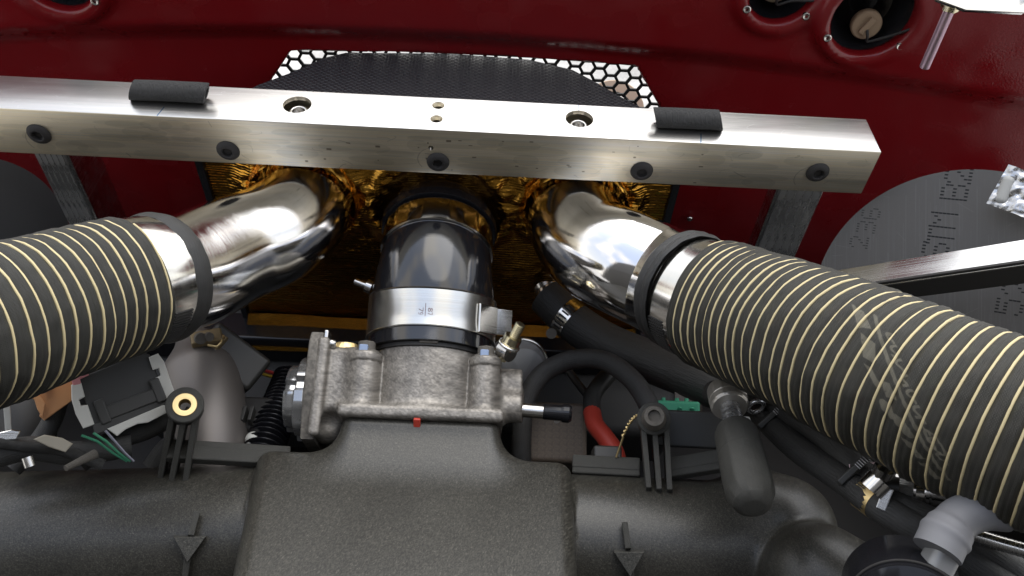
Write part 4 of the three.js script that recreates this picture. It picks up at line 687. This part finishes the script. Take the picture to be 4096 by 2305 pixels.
{ // battery cable with red part
  const t = thing('battery_cable', 'black battery cable turning bright red behind the arched hose', 'cable', P(1480, 1000, 0.66));
  part(t, 'black_sheath', tube([P(1560, 915, 0.7), P(1515, 960, 0.68), P(1490, 1000, 0.665), P(1490, 1040, 0.655)], 0.0072, 40, 16), M.plasticSmooth);
  part(t, 'red_sheath', tube([P(1489, 1036, 0.656), P(1497, 1068, 0.645), P(1522, 1100, 0.635), P(1545, 1135, 0.628), P(1556, 1180, 0.62)], 0.0073, 40, 16), M.redCable);
  hoseThing('thin_pipe', 'thin dark ringed pipe under the arch of the hose', 'pipe', [P(1425, 925, 0.7), P(1450, 960, 0.69), P(1486, 1005, 0.675)], 0.0034, M.plasticSmooth, 20);
}
{ // green relay block and its grey card
  const o = P(1706, 1030, 0.62), rx = P(1806, 1034, 0.62).sub(P(1606, 1026, 0.62)).normalize(), n = CP.clone().sub(o).normalize(), u = n.clone().cross(rx).normalize();
  const t = thing('terminal_block', 'green plastic terminal block behind the right finned boss', 'terminal block', o.clone());
  part(t, 'body', merge([boxAt(o, rx, u, 0.0315, 0.0125, 0.016, 0.002), ...[-0.011, -0.001, 0.006].map(k => cyl(o.clone().addScaledVector(rx, k).addScaledVector(u, 0.005), o.clone().addScaledVector(rx, k).addScaledVector(u, 0.0085), 0.0018, 0.0015, 12))]), M.green);
  for (const k of [-0.008, 0.001, 0.01]) part(t, 'button', cyl(o.clone().addScaledVector(rx, k).addScaledVector(n, 0.0075).addScaledVector(u, k > 0 ? 0.001 : -0.002), o.clone().addScaledVector(rx, k).addScaledVector(n, 0.0085), 0.0018, 0.0018, 14), M.green);
  single('metal_card', 'small beige metal card standing behind the green terminal block', 'metal plate', boxAt(P(1732, 1018, 0.64), rx, u, 0.021, 0.022, 0.0015, 0.0004), std({ color: C(0.34, 0.29, 0.26), roughness: 0.6 }));
  single('tray_edge', 'black tray edge under the green terminal block', 'tray', boxAt(P(1760, 1080, 0.6), rx, u, 0.062, 0.026, 0.03, 0.002), M.plasticSmooth);
}
{ // chassis beam, gearbox casting and odd castings in the gap
  const a = onZ(430, 842, -0.005), b = onZ(1700, 880, -0.005), m = a.clone().add(b).multiplyScalar(0.5);
  single('chassis_beam', 'black square chassis beam under the gold box', 'beam', boxAt(V(0, m.y - 0.012, -0.012), V(1, 0, 0), V(0, 1, 0), 0.62, 0.034, 0.03, 0.003), M.blackGloss);
  const box = (name, label, cat, x, y, d, w, h, dp, mat, ax2 = V(1, 0, 0), r = 0.004) => single(name, label, cat, boxAt(P(x, y, d), ax2, V(0, 1, 0.3), w, h, dp, r), mat);
  box('gearbox_cover', 'dull brown-grey cast cover behind the capped stub', 'engine cover', 1385, 1105, 0.68, 0.055, 0.05, 0.05, std({ color: C(0.3, 0.24, 0.19), map: castC, roughness: 0.6 }));
  box('cast_rib', 'pale cast rib below the black capped stub', 'casting', 1440, 1060, 0.665, 0.034, 0.006, 0.012, M.cast, V(1, -0.18, 0));
  box('heat_shield_strip', 'pale metal strip glimpsed between the thick hose and arched hose', 'metal plate', 1575, 915, 0.76, 0.055, 0.022, 0.004, M.alu, V(1, -0.1, 0));
  box('white_bracket', 'whitish bracket tab glimpsed under the thick hose', 'bracket', 1655, 930, 0.75, 0.026, 0.016, 0.004, M.white, V(1, -0.25, 0));
  const o = P(1300, 935, 0.66);
  const t = thing('pulley_cover', 'curved silver cover behind the bolt of the band clamp', 'engine cover', o.clone());
  part(t, 'shell', lathe([[0.0001, 0.012], [0.012, 0.0115], [0.022, 0.008], [0.027, 0], [0.027, -0.012]], o, V(0.35, 0.5, 0.7), 40), M.greyStub);
  part(t, 'ring', new THREE.TorusGeometry(0.0275, 0.002, 8, 50).rotateX(Math.PI / 2).applyMatrix4(basis(o, V(0.35, 0.5, 0.7))), M.alu);
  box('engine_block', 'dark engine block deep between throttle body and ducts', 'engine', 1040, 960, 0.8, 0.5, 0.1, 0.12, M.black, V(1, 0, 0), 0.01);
  // safety wire and loom plug on the right boss
  const w = []; for (let i = 0; i <= 40; i++) { const q = i / 40; const p = P(lerp(1625, 1565, Math.pow(q, 0.8)), 1040 + 60 * q * q + 0, 0.56); w.push(p.add(V(0.0008 * Math.sin(i * 1.6), 0.0008 * Math.cos(i * 1.6), 0))); }
  w.push(P(1550, 1150, 0.565)); single('twisted_wire', 'thin twisted brass wire hooked on the right boss bolt', 'wire', polyTube(w, 0.0008, 6), M.brass);
  box('wire_plug', 'small black plug with grey tab left of the right boss fins', 'connector', 1525, 1152, 0.585, 0.02, 0.018, 0.014, M.plasticSmooth, V(1, 0, 0), 0.002);
}
// ------------------------------------------------------------------ left side: connectors and pulleys
{
  const o = P(305, 982, 0.588), e = P(405, 945, 0.56).sub(P(205, 1020, 0.56)).normalize(), n = CP.clone().sub(o).normalize().add(V(0, 0.15, 0)).normalize(), u = n.clone().cross(e).normalize();
  const t = thing('ecu_connector', 'large black wiring connector with white latch frame at left', 'connector', o.clone());
  const L = (a, b, c) => o.clone().addScaledVector(e, a).addScaledVector(u, b).addScaledVector(n, c);
  part(t, 'body', slab([[200, 953], [359, 889], [375, 893], [416, 1000], [234, 1069], [203, 963]], 0.572, 0.03), M.plasticSmooth);
  part(t, 'raised_rib', boxAt(L(0.004, -0.012, 0.0165), e, u, 0.034, 0.009, 0.004, 0.001), M.plasticSmooth);
  for (const k of [-0.014, 0.02]) part(t, 'clip', boxAt(L(k, -0.01, 0.017), e, u, 0.006, 0.016, 0.005, 0.001), M.plasticSmooth);
  part(t, 'latch_frame', slab([[182, 970], [203, 966], [211, 997], [196, 1005], [202, 1023], [219, 1021], [235, 1067], [211, 1075], [193, 1041], [183, 1005]], 0.57, 0.02), M.white);
  part(t, 'latch_frame', slab([[377, 900], [397, 892], [411, 911], [427, 958], [440, 995], [414, 1001], [394, 952], [407, 945], [401, 924], [386, 928]], 0.57, 0.02), M.white);
  part(t, 'lever_arm', slab([[273, 1079], [411, 1021], [435, 1029], [372, 1061], [346, 1064], [315, 1078], [295, 1094]], 0.568, 0.008), M.white);
  part(t, 'backing_tray', slab([[236, 1070], [417, 1001], [440, 1003], [408, 1022], [272, 1080], [240, 1092]], 0.57, 0.02), M.plasticSmooth);
  part(t, 'pink_corner', slab([[180, 943], [219, 936], [221, 943], [199, 953], [202, 966], [186, 970]], 0.57, 0.02), std({ color: C(0.5, 0.2, 0.21), roughness: 0.5 }));
  const q = thing('orange_connector', 'tan orange plastic connector left of the large black connector', 'connector', P(128, 1012, 0.6));
  part(q, 'body', slab([[86, 974], [154, 957], [180, 949], [182, 1005], [112, 1055], [103, 1047], [109, 1016], [91, 992]], 0.59, 0.02), M.orange);
  part(q, 'lip', slab([[56, 987], [86, 974], [95, 992], [112, 1016], [107, 1047], [98, 1030], [90, 1005], [70, 993]], 0.586, 0.02), M.orange);
  part(q, 'rail', slab([[110, 968], [127, 964], [129, 973], [112, 977]], 0.584, 0.004), M.orange);
  const cap = thing('loom_boot', 'black rubber loom boot at the left edge under the duct', 'rubber boot', P(60, 1040, 0.64)); part(cap, 'boot', sweep([P(30, 990, 0.66), P(58, 1035, 0.65), P(70, 1085, 0.645), P(70, 1130, 0.645)], (s, th, uu) => 0.019 - 0.004 * Math.abs(uu - 0.4), 30, 26, { caps: true }), M.black);
  single('cable_tie', 'pale cable tie end at the far left edge under the duct', 'cable tie', slab([[10, 1003], [22, 1003], [27, 1086], [16, 1088]], 0.58, 0.002), std({ color: C(0.35, 0.35, 0.33), roughness: 0.4 }));
  for (const [i, c] of [[0, C(0.05, 0.25, 0.14)], [1, C(0.07, 0.3, 0.17)], [2, C(0.25, 0.25, 0.3)]]) single('thin_wire', ['lowest thin green wire under the black connector', 'upper thin green wire under the black connector', 'thin grey wire under the black connector'][i], 'wire', polyTube([P(205 + i * 30, 1095 - i * 6, 0.55), P(245 + i * 22, 1110, 0.55), P(285 + i * 15, 1140, 0.555), P(320 + i * 8, 1160, 0.56)], 0.0008, 6), std({ color: c, roughness: 0.5 }));
}
[['lowest black loom tube running behind the manifold at left', [[-20, 1150], [70, 1128], [190, 1140], [330, 1120]], 0.58, 0.0075], ['black loom tube rising to the orange connector', [[30, 1180], [90, 1120], [130, 1060], [150, 1000]], 0.606, 0.006], ['black loom tube below the white lever arm', [[200, 1165], [280, 1110], [360, 1085], [430, 1050]], 0.59, 0.0065], ['thin black cable under the beige clip', [[-20, 1110], [60, 1122], [150, 1130], [260, 1170]], 0.572, 0.0035], ['ribbed black loom tube behind the left boss fins', [[380, 1180], [430, 1120], [500, 1100], [600, 1120]], 0.61, 0.007]].forEach(([label, q, d, r]) => hoseThing('wiring_loom', label, 'wiring loom', q.map(a => P(a[0], a[1], d)), r, M.rubber, 40));
{ // tan aluminium cylinder (starter / alternator nose) and cable end
  const o = P(505, 985, 0.64), top = P(500, 862, 0.655); const t = thing('aluminium_canister', 'pale aluminium canister behind the left finned boss', 'canister', o.clone());
  part(t, 'shell', sweep([P(498, 855, 0.665), P(503, 905, 0.655), P(512, 980, 0.64), P(520, 1080, 0.625), P(526, 1190, 0.62)], (s, th, u) => 0.016 + 0.0125 * sstep(u, 0.0, 0.3), 40, 44, { caps: true, vs: 10 }), std({ color: C(0.2, 0.18, 0.165), metalness: 0.6, roughness: 0.5 }));
  const k = thing('cable_lug', 'brown connector clip at the top of the aluminium canister', 'connector', P(525, 868, 0.62));
  part(k, 'clip', merge([boxAt(P(520, 850, 0.63), P(560, 838, 0.63).sub(P(490, 850, 0.63)), V(0, 1, 0), 0.022, 0.006, 0.012, 0.0015), boxAt(P(540, 868, 0.632), P(560, 845, 0.63).sub(P(530, 880, 0.63)), V(0, 1, 0), 0.02, 0.004, 0.01, 0.001)]), std({ color: C(0.2, 0.15, 0.08), metalness: 0.4, roughness: 0.4 }));
  part(k, 'terminal', merge([cyl(P(502, 850, 0.625), P(506, 852, 0.622), 0.0042), cyl(P(524, 846, 0.625), P(528, 848, 0.622), 0.0032)]), M.castDark);
  part(k, 'wire_hook', polyTube([P(522, 868, 0.622), P(545, 872, 0.622), P(556, 862, 0.624), P(562, 845, 0.628)], 0.001, 6), M.brass);
  single('plug_housing', 'dark plastic plug housing right of the aluminium canister', 'connector', boxAt(P(580, 905, 0.65), P(620, 930, 0.65).sub(P(540, 870, 0.65)), V(0, 1, 0.2), 0.05, 0.034, 0.03, 0.004), M.plasticSmooth);
  // corrugated conduit
  const c = thing('corrugated_conduit', 'black corrugated conduit left of the throttle body', 'conduit', P(690, 1050, 0.62));
  part(c, 'conduit', sweep([P(735, 950, 0.66), P(715, 1000, 0.645), P(690, 1060, 0.625), P(668, 1120, 0.61), P(650, 1180, 0.6)], s => 0.0125 + 0.0022 * Math.sin(s / 0.0042 * Math.PI * 2), 260, 26, { caps: true }), M.blackGloss);
  for (const [i, y, col, l] of [[0, 938, C(0.35, 0.03, 0.03), 'thin red wire behind the cable wheel'], [1, 948, C(0.4, 0.28, 0.03), 'thin yellow wire behind the cable wheel']]) single('thin_wire', l, 'wire', polyTube([P(640, y - 20, 0.68), P(665, y - 6, 0.675), P(700, y + 4, 0.67), P(740, y + 2, 0.665)], 0.0014, 6), std({ color: col, roughness: 0.5 }));
  single('white_plug', 'small white plug beside the corrugated conduit', 'connector', new THREE.CapsuleGeometry(0.006, 0.006, 6, 16).translate(...P(640, 1112, 0.61).toArray()), M.white);
  single('steel_pin', 'small bright steel pin standing left of the white plug', 'pin', cyl(P(562, 1118, 0.605), P(564, 1098, 0.605), 0.0032, 0.0026), M.steel);
  const f = thing('ribbed_housing', 'dark ribbed housing behind the left seam flange', 'housing', P(600, 1085, 0.64));
  part(f, 'housing', rbox(0.06, 0.06, 0.03, 0.004).translate(...P(600, 1090, 0.65).toArray()), M.black); for (let i = 0; i < 5; i++) part(f, 'rib', boxAt(P(575 + i * 18, 1085, 0.632), V(1, 0, 0), V(0, 1, 0), 0.0025, 0.05, 0.012, 0.0006), M.plasticSmooth);
  // pale metal scraps bottom left
  single('beige_clip', 'beige plastic clip at the left edge above the manifold', 'clip', slab([[88, 1105], [112, 1096], [156, 1104], [180, 1117], [164, 1135], [125, 1122]], 0.56, 0.006), std({ color: C(0.42, 0.38, 0.3), roughness: 0.3 }));
  single('steel_tag', 'shiny steel tag at the far left edge above the manifold', 'metal tag', slab([[-6, 1091], [29, 1083], [49, 1086], [39, 1104], [16, 1105], [-6, 1100]], 0.57, 0.003), M.alu);
  single('steel_pin', 'slanted bright steel pin at the left edge above the manifold', 'pin', cyl(P(68, 1150, 0.53), P(76, 1174, 0.53), 0.0028), M.steel);
  single('metal_hook', 'ribbed grey hook end beside the slanted steel pin', 'hook', cyl(P(165, 1178, 0.55), P(240, 1142, 0.56), 0.0018, 0.003), M.castDark);
}
renderer.render(scene, camera);
